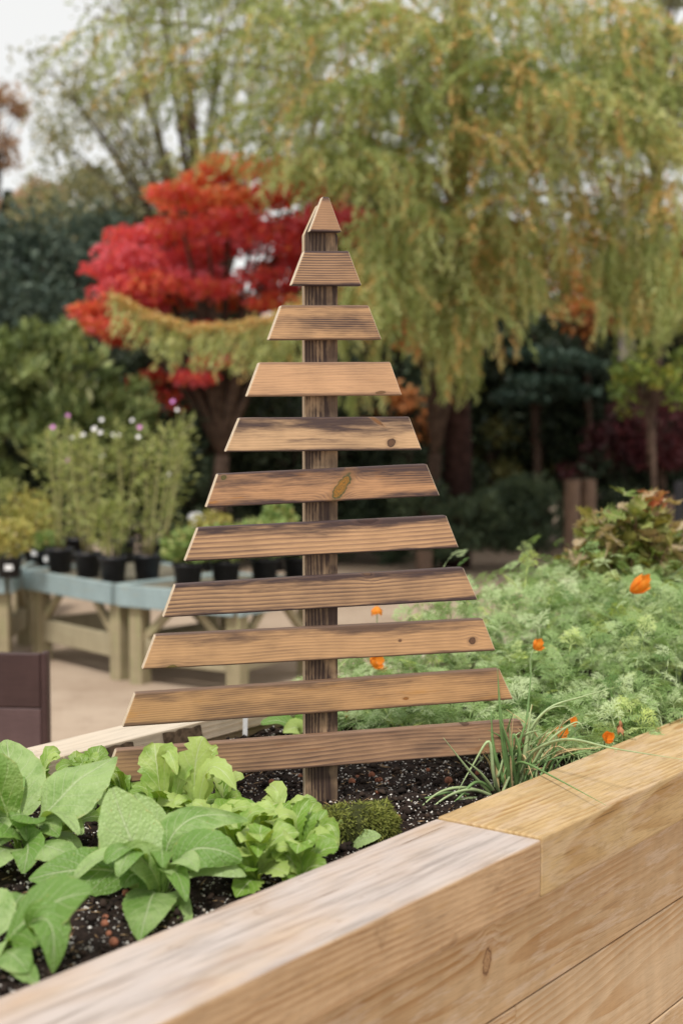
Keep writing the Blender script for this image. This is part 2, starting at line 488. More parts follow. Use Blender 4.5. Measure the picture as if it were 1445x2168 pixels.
def scatter_chips(name, n, smin, smax, mat, label, cat, s_rng=(-1.0, 1.7), flat=0.75, long=1.0, sink=0.2):
    base = np.array([(1, 0, 0), (-1, 0, 0), (0, 1, 0), (0, -1, 0), (0, 0, 1), (0, 0, -1)], float)
    tri = np.array([(0, 2, 4), (2, 1, 4), (1, 3, 4), (3, 0, 4), (2, 0, 5), (1, 2, 5), (3, 1, 5), (0, 3, 5)])
    Vs = np.empty((n, 6, 3)); 
    for i in range(n):
        s = random.uniform(*s_rng); w = random.uniform(0.01, BW)
        r = smin + (smax - smin) * random.random() ** 2.2
        p = bed(s, w, soil_z(s, w) + r * (flat - sink))
        q = base * np.array([r * random.uniform(.7, 1.3) * long, r * random.uniform(.6, 1.2), r * flat * random.uniform(.6, 1.2)])
        q = q + rng.normal(size=(6, 3)) * r * 0.15
        a = random.uniform(0, 6.28); tl = random.uniform(-.4, .4)
        ca, sa = math.cos(a), math.sin(a)
        q = np.stack([q[:, 0] * ca - q[:, 1] * sa, q[:, 0] * sa + q[:, 1] * ca, q[:, 2] + q[:, 0] * tl], 1)
        Vs[i] = q + np.array(p)
    Q = (tri[None] + (np.arange(n) * 6)[:, None, None]).reshape(-1, 3)
    o = npmesh(name, Vs.reshape(-1, 3), Q, np.repeat(rng.random(n), 8), mat, None, 3)
    return tag(o, label, cat, kind='stuff')
def tinted(name, stops, rough=0.9):
    g = NB(name, rough=rough, spec=0.15)
    g.color(g.ramp(g.attr('tint').outputs['Fac'], stops))
    return g.m
M_perl = tinted('perlite_grain', [(0, (0.62, 0.58, 0.53)), (0.6, (0.80, 0.78, 0.74)), (1, (0.45, 0.40, 0.34))])
M_clod = tinted('soil_clod', [(0, (0.012, 0.009, 0.008)), (0.7, (0.035, 0.024, 0.019)), (1, (0.06, 0.04, 0.03))])
M_straw = tinted('straw_fibre', [(0, (0.30, 0.18, 0.09)), (1, (0.52, 0.36, 0.20))])
scatter_chips('perlite_grains', 15000, 0.0010, 0.0040, M_perl, 'scattered white perlite grains in the dark soil', 'perlite')
scatter_chips('soil_crumbs', 9000, 0.002, 0.011, M_clod, 'dark crumbs and clods of potting soil', 'soil crumbs')
scatter_chips('straw_fibres', 2600, 0.0008, 0.0016, M_straw, 'thin straw and bark fibres lying on the soil', 'fibres', long=11)
# clay pellets
M_clay = plain('clay_pellet', (0.26, 0.105, 0.062), 0.85, 0.2, 0.4, 120)
pell = [(1125, 1665, 9), (757, 1634, 7), (786, 1633, 8), (803, 1640, 7), (799, 1650, 6), (818, 1645, 6), (745, 1661, 8), (949, 1652, 9), (575, 1654, 7), (636, 1637, 6), (515, 1694, 6), (843, 1719, 6), (800, 1678, 5),
        (241, 1992, 11), (222, 1955, 9), (224, 1938, 8), (266, 1891, 8), (231, 1968, 7), (255, 1850, 7), (1010, 1640, 6), (905, 1632, 5)]
for i, (px, py, r) in enumerate(pell):
    p = onz(px, py, SOIL_Z + 0.008)
    bm = bmesh.new()
    rr = r * p.y / F
    bmesh.ops.create_icosphere(bm, subdivisions=2, radius=rr)
    for q in bm.verts: q.co *= 1 + 0.14 * mn.noise(q.co * (70 + i) + Vector((i, 0, 0)))
    q = p - BO
    o = bmobj('clay_pellet', bm, M_clay, None, True, loc=(p.x, p.y, soil_z(q.dot(D), q.dot(W)) + rr * 0.6))
    tag(o, 'small round rust-brown clay pellet lying on the dark soil', 'pellet', 'clay pellets on the soil')

# ================================================================== SLATTED WOODEN TREE
TA = R(15.0)
U = Vector((math.cos(TA), math.sin(TA), 0)); NF = Vector((math.sin(TA), -math.cos(TA), 0))
TH = 0.022
tO = at(682, 1700, 2.955); tO.z = 0.0          # on the slats' front plane
base_p = tO - NF * (TH * 1.5)
base_p.z = soil_z((base_p - BO).dot(D), (base_p - BO).dot(W)) - 0.06
tree_o = empty('slatted_wooden_tree', base_p, TA, 'scorched wooden slat christmas tree on a post in the bed', 'wooden tree')
def uv(px, py):
    p = onplane(px, py, tO, NF) - tO
    return p.dot(U), p.z
TAN, TDK, BURN = (0.58, 0.40, 0.25), (0.30, 0.18, 0.115), (0.060, 0.040, 0.043)
K_D, K_R = (0.16, 0.085, 0.05), (0.05, 0.03, 0.025)
ORG = (0.50, 0.23, 0.06)
# photo corners (top left, top right, bottom right, bottom left), then the look of the wood
slats = [
 ((683, 416), (696, 417), (723, 491), (655, 490), dict(light=(0.435, 0.254, 0.144), dark=(0.24, 0.15, 0.11), spacing=.0045, ring=.5, burn_amt=0.65, burn_lo=0.38, edge_amt=0.90)),
 ((644, 531), (738, 531), (766, 605), (616, 604), dict(light=(0.456, 0.273, 0.151), dark=(0.115, 0.075, 0.07), spacing=.0046, ring=1.0, warp=.0012, burn_amt=0.59, edge_amt=0.95)),
 ((595, 646), (780, 646), (808, 719), (568, 720), dict(light=(0.608, 0.366, 0.192), dark=(0.27, 0.17, 0.12), spacing=.0036, ring=.4, burn_amt=1.20, burn_lo=0.34, burn_hi=.66, edge_amt=0.60, warp=.003)),
 ((549, 767), (826, 766), (851, 837), (522, 840), dict(light=(0.646, 0.385, 0.220), dark=(0.44, 0.27, 0.16), spacing=.005, ring=.5, burn_amt=0.33, burn_lo=0.47, edge_amt=0.48, stain=ORG, stain_amt=.25, knots=[(806, 831, .012, .003, 0.1, (0.20, 0.10, 0.05), (0.12, 0.09, 0.05))])),
 ((507, 884), (866, 882), (893, 953), (477, 957), dict(light=(0.646, 0.421, 0.246), dark=(0.42, 0.27, 0.16), spacing=.0055, ring=.55, warp=.006, burn_amt=0.45, burn_lo=0.47, edge_amt=0.95, edge_w=(0.008, 0.051), knots=[(828, 938, .0095, .0085, 0.2, K_D, K_R), (798, 892, .017, .0035, -0.6, (0.26, 0.12, 0.05), (0.13, 0.07, 0.04))])),
 ((461, 1003), (903, 982), (931, 1050), (436, 1075), dict(light=(0.565, 0.310, 0.160), dark=(0.30, 0.18, 0.12), spacing=.004, ring=.5, burn_amt=0.98, burn_lo=0.38, burn_hi=.72, edge_amt=0.95, edge_w=(0.022, 0.043), stain=(0.56, 0.24, 0.05), stain_amt=.95, stain_c=.55, knots=[(722, 1031, .034, .012, 0.95, (0.33, 0.15, 0.03), (0.06, 0.075, 0.035)), (473, 1011, .006, .005, .5, (0.14, 0.11, 0.04), (0.07, 0.07, 0.03))])),
 ((419, 1117), (944, 1091), (971, 1160), (391, 1189), dict(light=(0.598, 0.362, 0.200), dark=(0.17, 0.10, 0.08), spacing=.0088, ring=.85, warp=.0045, burn_amt=0.33, burn_lo=0.47, edge_amt=0.90, edge_w=(0.008, 0.029), knots=[(777, 1101, .024, .008, 0.0, (0.07, 0.04, 0.035), (0.04, 0.025, 0.025))])),
 ((371, 1237), (980, 1201), (1011, 1270), (345, 1308), dict(light=(0.553, 0.339, 0.187), dark=(0.145, 0.09, 0.075), spacing=.0072, ring=.85, warp=.004, burn_amt=0.65, burn_lo=0.38, burn_hi=.75, edge_amt=0.84, edge_w=(0.011, 0.029), knots=[(777, 1214, .012, .006, -0.3, (0.14, 0.08, 0.05), (0.05, 0.03, 0.03))])),
 ((329, 1344), (1022, 1310), (1049, 1378), (301, 1418), dict(light=(0.608, 0.362, 0.187), dark=(0.33, 0.20, 0.12), spacing=.006, ring=.6, warp=.006, burn_amt=0.72, burn_lo=0.40, burn_hi=.78, edge_amt=0.66, edge_w=(0.008, 0.029), stain=(0.46, 0.25, 0.10), stain_amt=.35, knots=[(999, 1357, .0085, .0075, 0, K_D, K_R), (365, 1413, .010, .005, 0, (0.20, 0.15, 0.05), (0.10, 0.08, 0.03)), (846, 1356, .004, .003, 0, K_D, K_D)])),
 ((286, 1468), (1057, 1416), (1086, 1481), (259, 1540), dict(light=(0.587, 0.339, 0.160), dark=(0.31, 0.185, 0.10), spacing=.0045, ring=.6, warp=.004, burn_amt=0.78, burn_lo=0.39, burn_hi=.76, edge_amt=0.60, edge_w=(0.011, 0.022), stain=(0.50, 0.24, 0.06), stain_amt=.45, stain_c=.56, knots=[(858, 1479, .006, .003, 0, (0.32, 0.14, 0.04), (0.2, 0.08, 0.03))])),
 ((246, 1588), (1101, 1524), (1129, 1589), (219, 1661), dict(light=(0.499, 0.297, 0.172), dark=(0.19, 0.115, 0.085), spacing=.0078, ring=.85, warp=.007, burn_amt=0.78, burn_lo=0.38, burn_hi=.75, edge_amt=0.42, edge_w=(0.008, 0.017), stain=(0.27, 0.115, 0.045), stain_amt=.5, stain_c=.58, knots=[(985, 1532, .009, .005, 0, (0.10, 0.05, 0.03), (0.05, 0.03, 0.02))])),
]
for i, (tl, tr, br, bl, kw) in enumerate(slats):
    q = [uv(*c) for c in (tl, tr, br, bl)]
    cu, cv = sum(a for a, b in q) / 4, (q[0][1] + q[1][1] + q[2][1] + q[3][1]) / 4
    if i == 0: tilt = 0.0
    else: tilt = 0.5 * (math.atan2(q[1][1] - q[0][1], q[1][0] - q[0][0]) + math.atan2(q[2][1] - q[3][1], q[2][0] - q[3][0]))
    ct, st = math.cos(-tilt), math.sin(-tilt)
    loc2 = lambda a, b: ((a - cu) * ct - (b - cv) * st, (a - cu) * st + (b - cv) * ct)
    pts = [loc2(a, b) for a, b in q]
    hh = (pts[0][1] + pts[1][1]) / 2; hl = (pts[2][1] + pts[3][1]) / 2
    kn = []
    kw = dict(kw)
    for (kx, ky, rx, rz, an, c1, c2) in kw.pop('knots', ()):
        a, b = loc2(*uv(kx, ky)); kn.append((a, b, rx, rz, an, c1, c2))
    ew = kw.pop('edge_w', (.008, .010))
    mat = wood('scorched_slat_wood', seed=i * 1.37 + .4, pith=(0.06 + .02 * (i % 3), -0.16 + 0.32 * (i % 2)), tilt=(0.0, 0.012 * ((i % 3) - 1)), burn=BURN,
               edge=(hl, hh, ew[0], ew[1]), knots=kn, end=(0.66, 0.53, 0.38), rough=0.5, bump=0.2, fibre=.24, burn_scale=(4.5, 30, 17), **kw)
    # front face outline, extruded backwards; long slats get extra rings so that the arris can wander
    nseg = max(2, int((pts[1][0] - pts[0][0]) / 0.03))
    top = [Vector((pts[0][0] + (pts[1][0] - pts[0][0]) * k / nseg, 0, pts[0][1] + (pts[1][1] - pts[0][1]) * k / nseg)) for k in range(nseg + 1)]
    bot = [Vector((pts[3][0] + (pts[2][0] - pts[3][0]) * k / nseg, 0, pts[3][1] + (pts[2][1] - pts[3][1]) * k / nseg)) for k in range(nseg + 1)]
    for k in range(1, nseg):
        top[k].z += 0.0006 * mn.noise(Vector((k * 1.3, i * 5, 0))); bot[k].z += 0.0007 * mn.noise(Vector((k * 1.1, i * 7, 3)))
    bow = 0.0015 * math.sin(i * 2.1)
    bm = bmesh.new()
    rings = []
    for k in range(nseg + 1):
        yb = bow * math.sin(math.pi * k / nseg)
        rings.append([bm.verts.new((t.x, yb + dy, t.z)) for t, dy in ((bot[k], 0.0), (top[k], 0.0), (top[k], TH), (bot[k], TH))])
    for k in range(nseg):
        a, b = rings[k], rings[k + 1]
        for j in range(4): bm.faces.new((a[j], b[j], b[(j + 1) % 4], a[(j + 1) % 4]))
    bm.faces.new(rings[0]); bm.faces.new(list(reversed(rings[-1])))
    bmesh.ops.recalc_face_normals(bm, faces=bm.faces[:])
    sharp = [e for e in bm.edges if len(e.link_faces) == 2 and e.calc_face_angle() > 0.5]
    bmesh.ops.bevel(bm, geom=sharp, offset=0.0032 if i else 0.002, segments=3, affect='EDGES', profile=0.5, clamp_overlap=True)
    o = bmobj('slat', bm, mat, tree_o)
    wp = tO + U * cu + Vector((0, 0, cv)) - base_p
    o.location = (wp.dot(U), wp.dot(-NF), wp.z)
    o.rotation_euler = (0, -tilt, 0)
    if i == 0: tag(o, 'small pointed top piece of the wooden tree')
# post
pl, pr_ = uv(648, 1000)[0] + 0.002, uv(720.5, 1000)[0]
ptop = uv(690, 428)[1] - base_p.z + 0.0
M_post = wood('scorched_post_wood', (0.50, 0.345, 0.21), (0.24, 0.145, 0.09), 0.0042, (0.06, 0.03), (0, 0.004), 0.003, 15.0, 0.22, burn=(0.045, 0.028, 0.026), burn_amt=1.5, burn_lo=0.23, burn_hi=.62,
              burn_scale=(9, 30, 26), end=(0.60, 0.46, 0.31), rough=.6, fibre=.22, along='z',
              knots=[(0, 0, 1e-3, 1e-3, 0, K_D, K_R)][:0])
hw = (pr_ - pl) / 2
cu = (pl + pr_) / 2
cx = (tO + U * cu - base_p).dot(U)
bm = prism([(-hw, 0, 0), (hw, 0, 0), (hw, TH, 0), (-hw, TH, 0)], [(-hw, 0, ptop - .065), (hw, 0, ptop - .065), (hw, TH, ptop - .065), (-hw, TH, ptop - .065)])
# pointed head of the post behind the top slat
tv = [v for v in bm.verts if v.co.z > 0.5]
tf = [f for f in bm.faces if all(v in tv for v in f.verts)][0]
ex = bmesh.ops.extrude_face_region(bm, geom=[tf])
bm.faces.remove(tf)
for v in [e for e in ex['geom'] if isinstance(e, bmesh.types.BMVert)]:
    v.co.z = ptop - 0.003; v.co.x *= 0.2
bmobj('post', bm, M_post, tree_o, loc=(cx, (tO - base_p).dot(-NF) + TH + 0.0003, 0), bevel=0.0018, seg=2)

# ================================================================== PLANTS IN THE BED
def leaf_material(name, col, col2, vein, trans, tcol, bump=0.5, vs_=7.0, rough=0.42):
    g = NB(name, rough=rough, spec=0.35)
    uvn = g.coord('UV')
    u, v, _ = g.xyz(uvn)
    vv = g.math('ABSOLUTE', g.mul(g.sub(v, 0.5), 2.0))
    ph = g.math('FRACT', g.sub(g.mul(u, vs_), g.mul(vv, 2.1)))
    side = g.mul(g.rng(g.math('ABSOLUTE', g.sub(ph, 0.5)), 0.08, 0.0), g.rng(vv, 0.98, 0.6))
    mid = g.rng(vv, 0.07, 0.015)
    pos = g.coord('Object')
    bl = g.n('ShaderNodeTexVoronoi'); bl.inputs['Scale'].default_value = 170.0; g.link(pos, bl.inputs['Vector'])
    ns_ = g.noise(pos, 22, 4)
    oi = g.n('ShaderNodeObjectInfo').outputs['Random']
    c = g.mix(g.rng(g.add(ns_, g.mul(g.sub(oi, 0.5), 0.55)), 0.32, 0.68), col, col2)
    sp = g.noise(pos, 95, 3, .6)
    c = g.mix(g.mul(g.rng(sp, 0.66, 0.74), 0.55), c, (0.42, 0.36, 0.13))
    ed = g.mul(g.rng(vv, 0.9, 1.0), g.rng(g.noise(pos, 30, 3), .45, .7))
    c = g.mix(g.mul(ed, 0.5), c, (0.50, 0.47, 0.20))
    c = g.mix(g.mul(side, 0.6), c, vein)
    c = g.mix(g.mul(mid, 0.8), c, vein)
    g.color(c)
    h = g.sub(g.sub(g.mul(bl.outputs['Distance'], 0.8), g.mul(side, 0.3)), g.mul(mid, 0.6))
    g.bump(h, bump, 0.003)
    g.translucent(g.mix(1.0, c, tcol, 'MULTIPLY'), trans)
    return g.m
LM_big = leaf_material('downy_leaf', (0.17, 0.31, 0.065), (0.37, 0.51, 0.20), (0.50, 0.60, 0.33), 0.30, (1.1, 1.1, 0.35), 0.7)
LM_must = leaf_material('mustard_leaf', (0.21, 0.36, 0.055), (0.45, 0.58, 0.18), (0.55, 0.63, 0.36), 0.34, (1.15, 1.1, 0.3), 0.25, 6.0)
LM_stem = plain('leaf_stalk', (0.36, 0.46, 0.20), 0.5, 0.3, 0.15, 40)
def leaf(name, A, Cc, B, width, parent, mat, up=(0, 0, 1), petiole=0.18, cup=0.18, ripple=0.05, teeth=0.0, blunt=0.8, nu=22, nv=10, roll=0.0, twist=0.0, pw=0.05, seed=None):
    A, Cc, B, up = Vector(A), Vector(Cc), Vector(B), Vector(up)
    sd = random.random() * 50 if seed is None else seed
    P = bez(A, Cc, B, nu)
    verts, uvs, faces = [], [], []
    for i, p in enumerate(P):
        t = (P[min(i + 1, nu - 1)] - P[max(i - 1, 0)]).normalized()
        s = t.cross(up)
        if s.length < 1e-4: s = Vector((1, 0, 0))
        s.normalize(); nrm = s.cross(t).normalized()
        u = i / (nu - 1)
        if roll or twist:
            rm = Matrix.Rotation(roll + twist * u, 3, t); s = rm @ s; nrm = rm @ nrm
        if u < petiole: w = width * pw; k = 0
        else:
            k = (u - petiole) / (1 - petiole)
            w = width * max(pw * (1 - k), (math.sin(math.pi * min(1, k ** blunt * 0.97 + 0.02)) ** 0.64))
        for j in range(nv + 1):
            q = j / nv * 2 - 1
            e = abs(q)
            ww = w * 0.5
            if teeth and k > 0.05: ww *= 1 + teeth * (mn.noise(Vector((u * 13, q > 0, sd))) + 0.6 * math.sin(u * 60 + sd)) * e
            lift = cup * ww * e ** 1.6 + ripple * width * e * e * math.sin(u * 9 + (2.0 if q > 0 else 0) + sd) * (1 if k > 0 else 0)
            lift += 0.03 * width * mn.noise(Vector((u * 5, q * 2, sd + 9))) * (1 if k > 0 else 0)
            if k == 0: lift = ww * 0.9 * (e ** 2)
            verts.append(p + s * (q * ww) + nrm * lift)
            uvs.append((k, j / nv))
    for i in range(nu - 1):
        for j in range(nv):
            faces.append((i * (nv + 1) + j, i * (nv + 1) + j + 1, (i + 1) * (nv + 1) + j + 1, (i + 1) * (nv + 1) + j))
    org = parent.location if parent is not None else Vector()
    o = meshobj(name, [v - org for v in verts], faces, mat, parent, True)
    ul = o.data.uv_layers.new(name='UVMap')
    for lp in o.data.loops: ul.data[lp.index].uv = uvs[lp.vertex_index]
    return o
def zsoil(p): q = p - BO; return soil_z(q.dot(D), q.dot(W))
def soilpt(px, py):
    p = onz(px, py, SOIL_Z); p.z = zsoil(p); return p
def plant(name, px, py, label, cat, group=None):
    p = soilpt(px, py)
    return empty(name, p, 0, label, cat, group)
def L3(parent, base, mid, tip, width, mat=LM_big, **kw):
    """leaf through three photo points given as (px, py, depth)"""
    a, m, b = at(*base), at(*mid), at(*tip)
    c = m * 2 - (a + b) * 0.5
    if mat is LM_big: width *= 1.08
    return leaf('leaf', a, c, b, width, parent, mat, **dict(dict(teeth=.05), **kw))
CAMUP = Vector((0, -0.75, 0.66))
# --- the big downy rosette in the middle
pa = plant('leafy_rosette', 340, 1892, 'large downy-leaved rosette with upright oval leaf nearest the middle of the front rail', 'plant', 'broad leaved plants')
Y0 = 2.40
L3(pa, (336, 1888, Y0), (285, 1795, Y0 + .02), (238, 1668, Y0 + .06), .110, up=(0.25, -0.9, 0.35), petiole=.12, cup=.12, ripple=.03)
L3(pa, (340, 1885, Y0 + .02), (332, 1790, Y0 + .07), (285, 1682, Y0 + .12), .075, up=(0.6, -0.75, 0.3), petiole=.3, cup=.25)
L3(pa, (345, 1888, Y0 + .01), (385, 1745, Y0 + .03), (524, 1738, Y0 + .06), .085, up=(0.1, -0.35, 0.95), petiole=.22, cup=-.18, ripple=.05)
L3(pa, (348, 1890, Y0), (405, 1800, Y0 - .02), (512, 1822, Y0 - .03), .075, up=(0.1, -0.7, 0.7), petiole=.25, cup=-.1, ripple=.06)
L3(pa, (338, 1890, Y0 - .01), (312, 1830, Y0 - .05), (252, 1800, Y0 - .06), .062, up=(0.35, -0.75, 0.55), petiole=.1, cup=.3, ripple=.08)
L3(pa, (335, 1890, Y0), (318, 1908, Y0 - .09), (297, 1990, 2.165), .082, up=(0, -0.8, 0.6), petiole=.08, cup=.1, ripple=.03)
L3(pa, (350, 1893, Y0), (362, 1912, Y0 - .06), (400, 1955, 2.245), .056, up=(0, -0.7, 0.7), petiole=.2, cup=.1)
L3(pa, (330, 1892, Y0), (225, 1842, Y0 - .02), (62, 1862, Y0 - .05), .082, up=(0, -0.72, 0.7), petiole=.28, cup=-.12, ripple=.05)
L3(pa, (334, 1888, Y0 - .02), (290, 1850, Y0 - .03), (262, 1880, Y0 - .06), .05, up=(0.4, -0.7, 0.6), petiole=.1, cup=.3)
# --- rosette at the left edge, behind
pb = plant('leafy_rosette', 55, 1810, 'large downy-leaved rosette at the left edge with one broad leaf arching over to the right', 'plant', 'broad leaved plants')
Y1 = 2.58
L3(pb, (50, 1806, Y1), (125, 1690, Y1 - .02), (246, 1602, Y1 + .05), .118, up=(-0.35, -0.6, 0.72), petiole=.26, cup=-.15, ripple=.06)
L3(pb, (40, 1800, Y1), (62, 1735, Y1 - .06), (22, 1728, Y1 - .12), .06, up=(0, -0.6, 0.8), petiole=.35, cup=-.2)
L3(pb, (35, 1800, Y1 + .02), (28, 1690, Y1 + .10), (15, 1566, Y1 + .22), .125, up=(0.1, -0.8, 0.6), petiole=.3, cup=.1, ripple=.04)
L3(pb, (40, 1806, Y1), (20, 1745, Y1 - .05), (-60, 1752, Y1 - .08), .085, up=(0.1, -0.3, 0.95), petiole=.2, cup=-.2)
L3(pb, (52, 1806, Y1 - .02), (95, 1790, Y1 - .12), (172, 1822, Y1 - .16), .062, up=(0, -0.5, 0.85), petiole=.15, cup=-.25)
L3(pb, (45, 1808, Y1), (60, 1790, Y1 - .1), (50, 1850, Y1 - .16), .06, up=(0, -0.9, 0.4), petiole=.15, cup=.1)
L3(pb, (40, 1808, Y1), (-10, 1660, Y1 - .05), (-60, 1640, Y1 - .1), .09, up=(0.1, -0.7, 0.7), petiole=.2)
L3(pb, (40, 1808, Y1), (5, 1800, Y1 - .1), (-40, 1850, Y1 - .18), .08, up=(0, -0.7, 0.7), petiole=.15)
# --- nearest rosette in the bottom left corner
pc = plant('leafy_rosette', 5, 2015, 'big blurred downy-leaved plant in the bottom left corner, nearest the viewer', 'plant', 'broad leaved plants')
Y2 = 2.10
L3(pc, (0, 2012, Y2), (85, 1925, Y2 - .02), (192, 1890, Y2 - .05), .098, up=(-0.15, -0.62, 0.76), petiole=.1, cup=-.15, ripple=.04)
L3(pc, (5, 2015, Y2), (95, 1945, Y2 - .05), (112, 2060, Y2 - .10), .055, up=(0.55, -0.75, 0.35), petiole=.25, cup=.1)
L3(pc, (0, 2016, Y2), (25, 2020, Y2 - .06), (62, 2058, Y2 - .10), .05, up=(0, -0.5, 0.85), petiole=.1, cup=-.1)
L3(pc, (-5, 2015, Y2), (-30, 1940, Y2 + .04), (-50, 1900, Y2 + .1), .09, up=(0.1, -0.8, 0.6), petiole=.15)
L3(pc, (2, 2018, Y2), (45, 2050, Y2 - .08), (80, 2088, Y2 - .12), .032, up=(0, -0.6, 0.8), petiole=.15)
def filler(p, n, lo, hi, w, reach, mat=LM_big, front=True):
    for k in range(n):
        a = random.uniform(math.pi * .9, math.pi * 2.1) if front and random.random() < .6 else random.uniform(0, 6.283)
        o = Vector((math.cos(a), math.sin(a), 0))
        h = random.uniform(lo, hi); rr = random.uniform(.5, 1.0) * reach
        b = p.location + o * .01
        leaf('leaf', b, b + o * rr * .45 + Vector((0, 0, h * 1.25)), b + o * rr + Vector((0, 0, h * random.uniform(.35, .95))), random.uniform(.7, 1.1) * w, p, mat, up=(-o.x * .2, -o.y * .2 - .3, .85), petiole=random.uniform(.2, .35), cup=random.uniform(-.2, .25), ripple=.07, roll=random.uniform(-.4, .4), blunt=1.05)
filler(pa, 12, .05, .13, .046, .15); filler(pb, 15, .06, .17, .05, .19); filler(pc, 5, .04, .10, .055, .11, front=False)
# --- mustard seedlings: posed leaves plus looser ones
def seedling(px, py, label, leaves, extra=4, scale=1.0, group='yellow green leafy seedlings', mat=LM_must):
    p = plant('leafy_seedling', px, py, label, 'seedling', group)
    for (mid, tip, w, kw) in leaves:
        yb = p.location.y
        L3(p, (px, py, yb), (mid[0], mid[1], yb + mid[2]), (tip[0], tip[1], yb + tip[2]), w, mat, **dict(dict(teeth=.22, blunt=1.25, petiole=.12, cup=.15, ripple=.08, pw=.08), **kw))
    for k in range(int(extra * 2.2) + 2):
        a = random.uniform(0, 6.283); h = random.uniform(.035, .115) * scale; rr = random.uniform(.02, .065) * scale
        o = Vector((math.cos(a), math.sin(a), 0))
        b = p.location.copy()
        leaf('leaf', b, b + o * rr * .3 + Vector((0, 0, h * 1.1)), b + o * rr * 1.3 + Vector((0, 0, h * random.uniform(.6, 1.05))), random.uniform(.028, .052) * scale, p, mat,
             up=(-o.x * .3, -o.y * .3 - .35, 0.8), teeth=.2, blunt=1.2, petiole=.25, cup=.15, ripple=.09, nu=16, nv=8, pw=.08)
    return p
UPF = dict(up=(0, -0.9, 0.4))
seedling(352, 1768, 'toothed pale green seedling standing in front of the lowest slat, left of the post', [
    ((335, 1640, .02), (328, 1574, .05), .072, UPF), ((350, 1600, -.02), (375, 1640, -.06), .035, UPF), ((385, 1640, 0), (408, 1600, .05), .03, UPF)], 3)
seedling(418, 1772, 'toothed seedling with a spiky leaf rising before the lowest slat', [
    ((412, 1640, .02), (430, 1560, .04), .066, dict(up=(0.3, -0.85, 0.3), teeth=.4)), ((440, 1630, -.02), (500, 1672, -.06), .045, dict(up=(0.1, -0.5, 0.8))), ((420, 1650, .05), (460, 1580, .09), .055, dict(up=(-.2, -0.9, 0.3), teeth=.35))], 3)
seedling(478, 1722, 'small bright seedling beside the bare soil left of the post', [
    ((470, 1690, 0), (488, 1640, .02), .034, dict(up=(0.3, -0.85, 0.3))), ((490, 1690, -.02), (512, 1700, -.04), .03, UPF)], 3, .8)
seedling(180, 1690, 'crinkled pale seedling between the two broad leaved rosettes at the left', [
    ((165, 1640, .03), (160, 1590, .06), .05, UPF), ((200, 1620, .02), (212, 1578, .04), .055, UPF), ((225, 1640, .0), (262, 1625, -.02), .05, UPF), ((190, 1640, -.02), (120, 1660, -.04), .045, UPF)], 4)
seedling(270, 1740, 'shaded seedling tucked behind the upright oval leaf', [
    ((255, 1680, .02), (245, 1640, .04), .05, UPF), ((290, 1690, .02), (300, 1650, .03), .045, UPF)], 5)
seedling(560, 1800, 'bright green seedling left of the moss clump', [
    ((548, 1745, 0), (530, 1700, .02), .038, UPF), ((580, 1740, 0), (612, 1700, .03), .04, dict(up=(-.2, -0.7, 0.6))), ((530, 1760, -.02), (490, 1745, -.03), .045, UPF), ((585, 1770, -.03), (560, 1800, -.07), .04, UPF)], 5)
seedling(640, 1822, 'yellow-green seedling with an upturned leaf touching the moss clump', [
    ((625, 1750, 0), (655, 1692, .02), .036, dict(up=(-0.3, -0.85, 0.2))), ((660, 1770, -.01), (700, 1790, -.04), .04, dict(up=(0, -0.6, 0.8))), ((690, 1745, 0), (712, 1800, -.03), .028, UPF), ((610, 1790, -.03), (595, 1840, -.07), .045, UPF), ((660, 1765, 0), (690, 1715, .02), .035, UPF)], 4)
seedling(545, 1872, 'seedling with rounded leaves hanging towards the front rail', [
    ((520, 1840, -.02), (480, 1850, -.05), .045, UPF), ((565, 1840, -.02), (610, 1850, -.06), .05, dict(up=(0, -0.5, 0.85))), ((530, 1865, -.04), (500, 1900, -.08), .05, dict(up=(0, -0.6, 0.8))), ((545, 1820, 0), (530, 1790, .02), .04, UPF)], 5)
seedling(455, 1800, 'pale seedling crowded between the rosette and the bright seedlings', [
    ((440, 1750, .02), (425, 1700, .04), .045, UPF), ((475, 1745, 0), (492, 1705, .03), .04, UPF), ((470, 1770, -.02), (430, 1790, -.04), .04, UPF)], 6)
seedling(140, 1790, 'dim seedling among stalks in front of the left rosette', [((130, 1760, .0), (118, 1735, .02), .035, UPF)], 6)
seedling(80, 1700, 'dim seedling behind the left rosette by the bed edge', [((70, 1660, .0), (100, 1630, .02), .05, UPF), ((60, 1650, .0), (40, 1620, .02), .05, UPF)], 4)
seedling(640, 1882, 'pale leaves pressed against the inside of the front rail below the post', [((650, 1840, -.01), (690, 1835, -.03), .05, UPF), ((620, 1850, 0), (600, 1870, -.03), .045, UPF)], 4)
seedling(600, 1768, 'small seedling between the moss clump and the bare soil', [((590, 1730, 0), (580, 1700, .02), .035, UPF)], 4, .85)
seedling(500, 1835, 'seedling filling the gap beside the rosette near the front rail', [((490, 1800, 0), (475, 1765, .02), .04, UPF)], 5)
seedling(325, 1760, 'seedling right behind the upright oval leaf of the middle rosette', [((320, 1710, 0), (322, 1660, .02), .045, UPF)], 5)
seedling(235, 1730, 'seedling between the left rosette and the middle rosette', [((230, 1690, 0), (222, 1650, .02), .045, UPF)], 5)
p_lone = plant('leafy_seedling', 748, 1788, 'single ribbed green leaf poking up by the front rail right of the seedlings', 'seedling')
L3(p_lone, (735, 1800, p_lone.location.y), (765, 1778, p_lone.location.y - .01), (806, 1770, p_lone.location.y - .02), .036, LM_big, up=(0, -.6, .8), teeth=.1, petiole=.05)
L3(p_lone, (735, 1800, p_lone.location.y), (720, 1770, p_lone.location.y), (722, 1735, p_lone.location.y), .03, LM_must, up=(.3, -.8, .4), petiole=.1)
p_b = plant('leafy_seedling', 632, 1560, 'green leafy plant seen through the gap left of the post', 'seedling')
yb = p_b.location.y
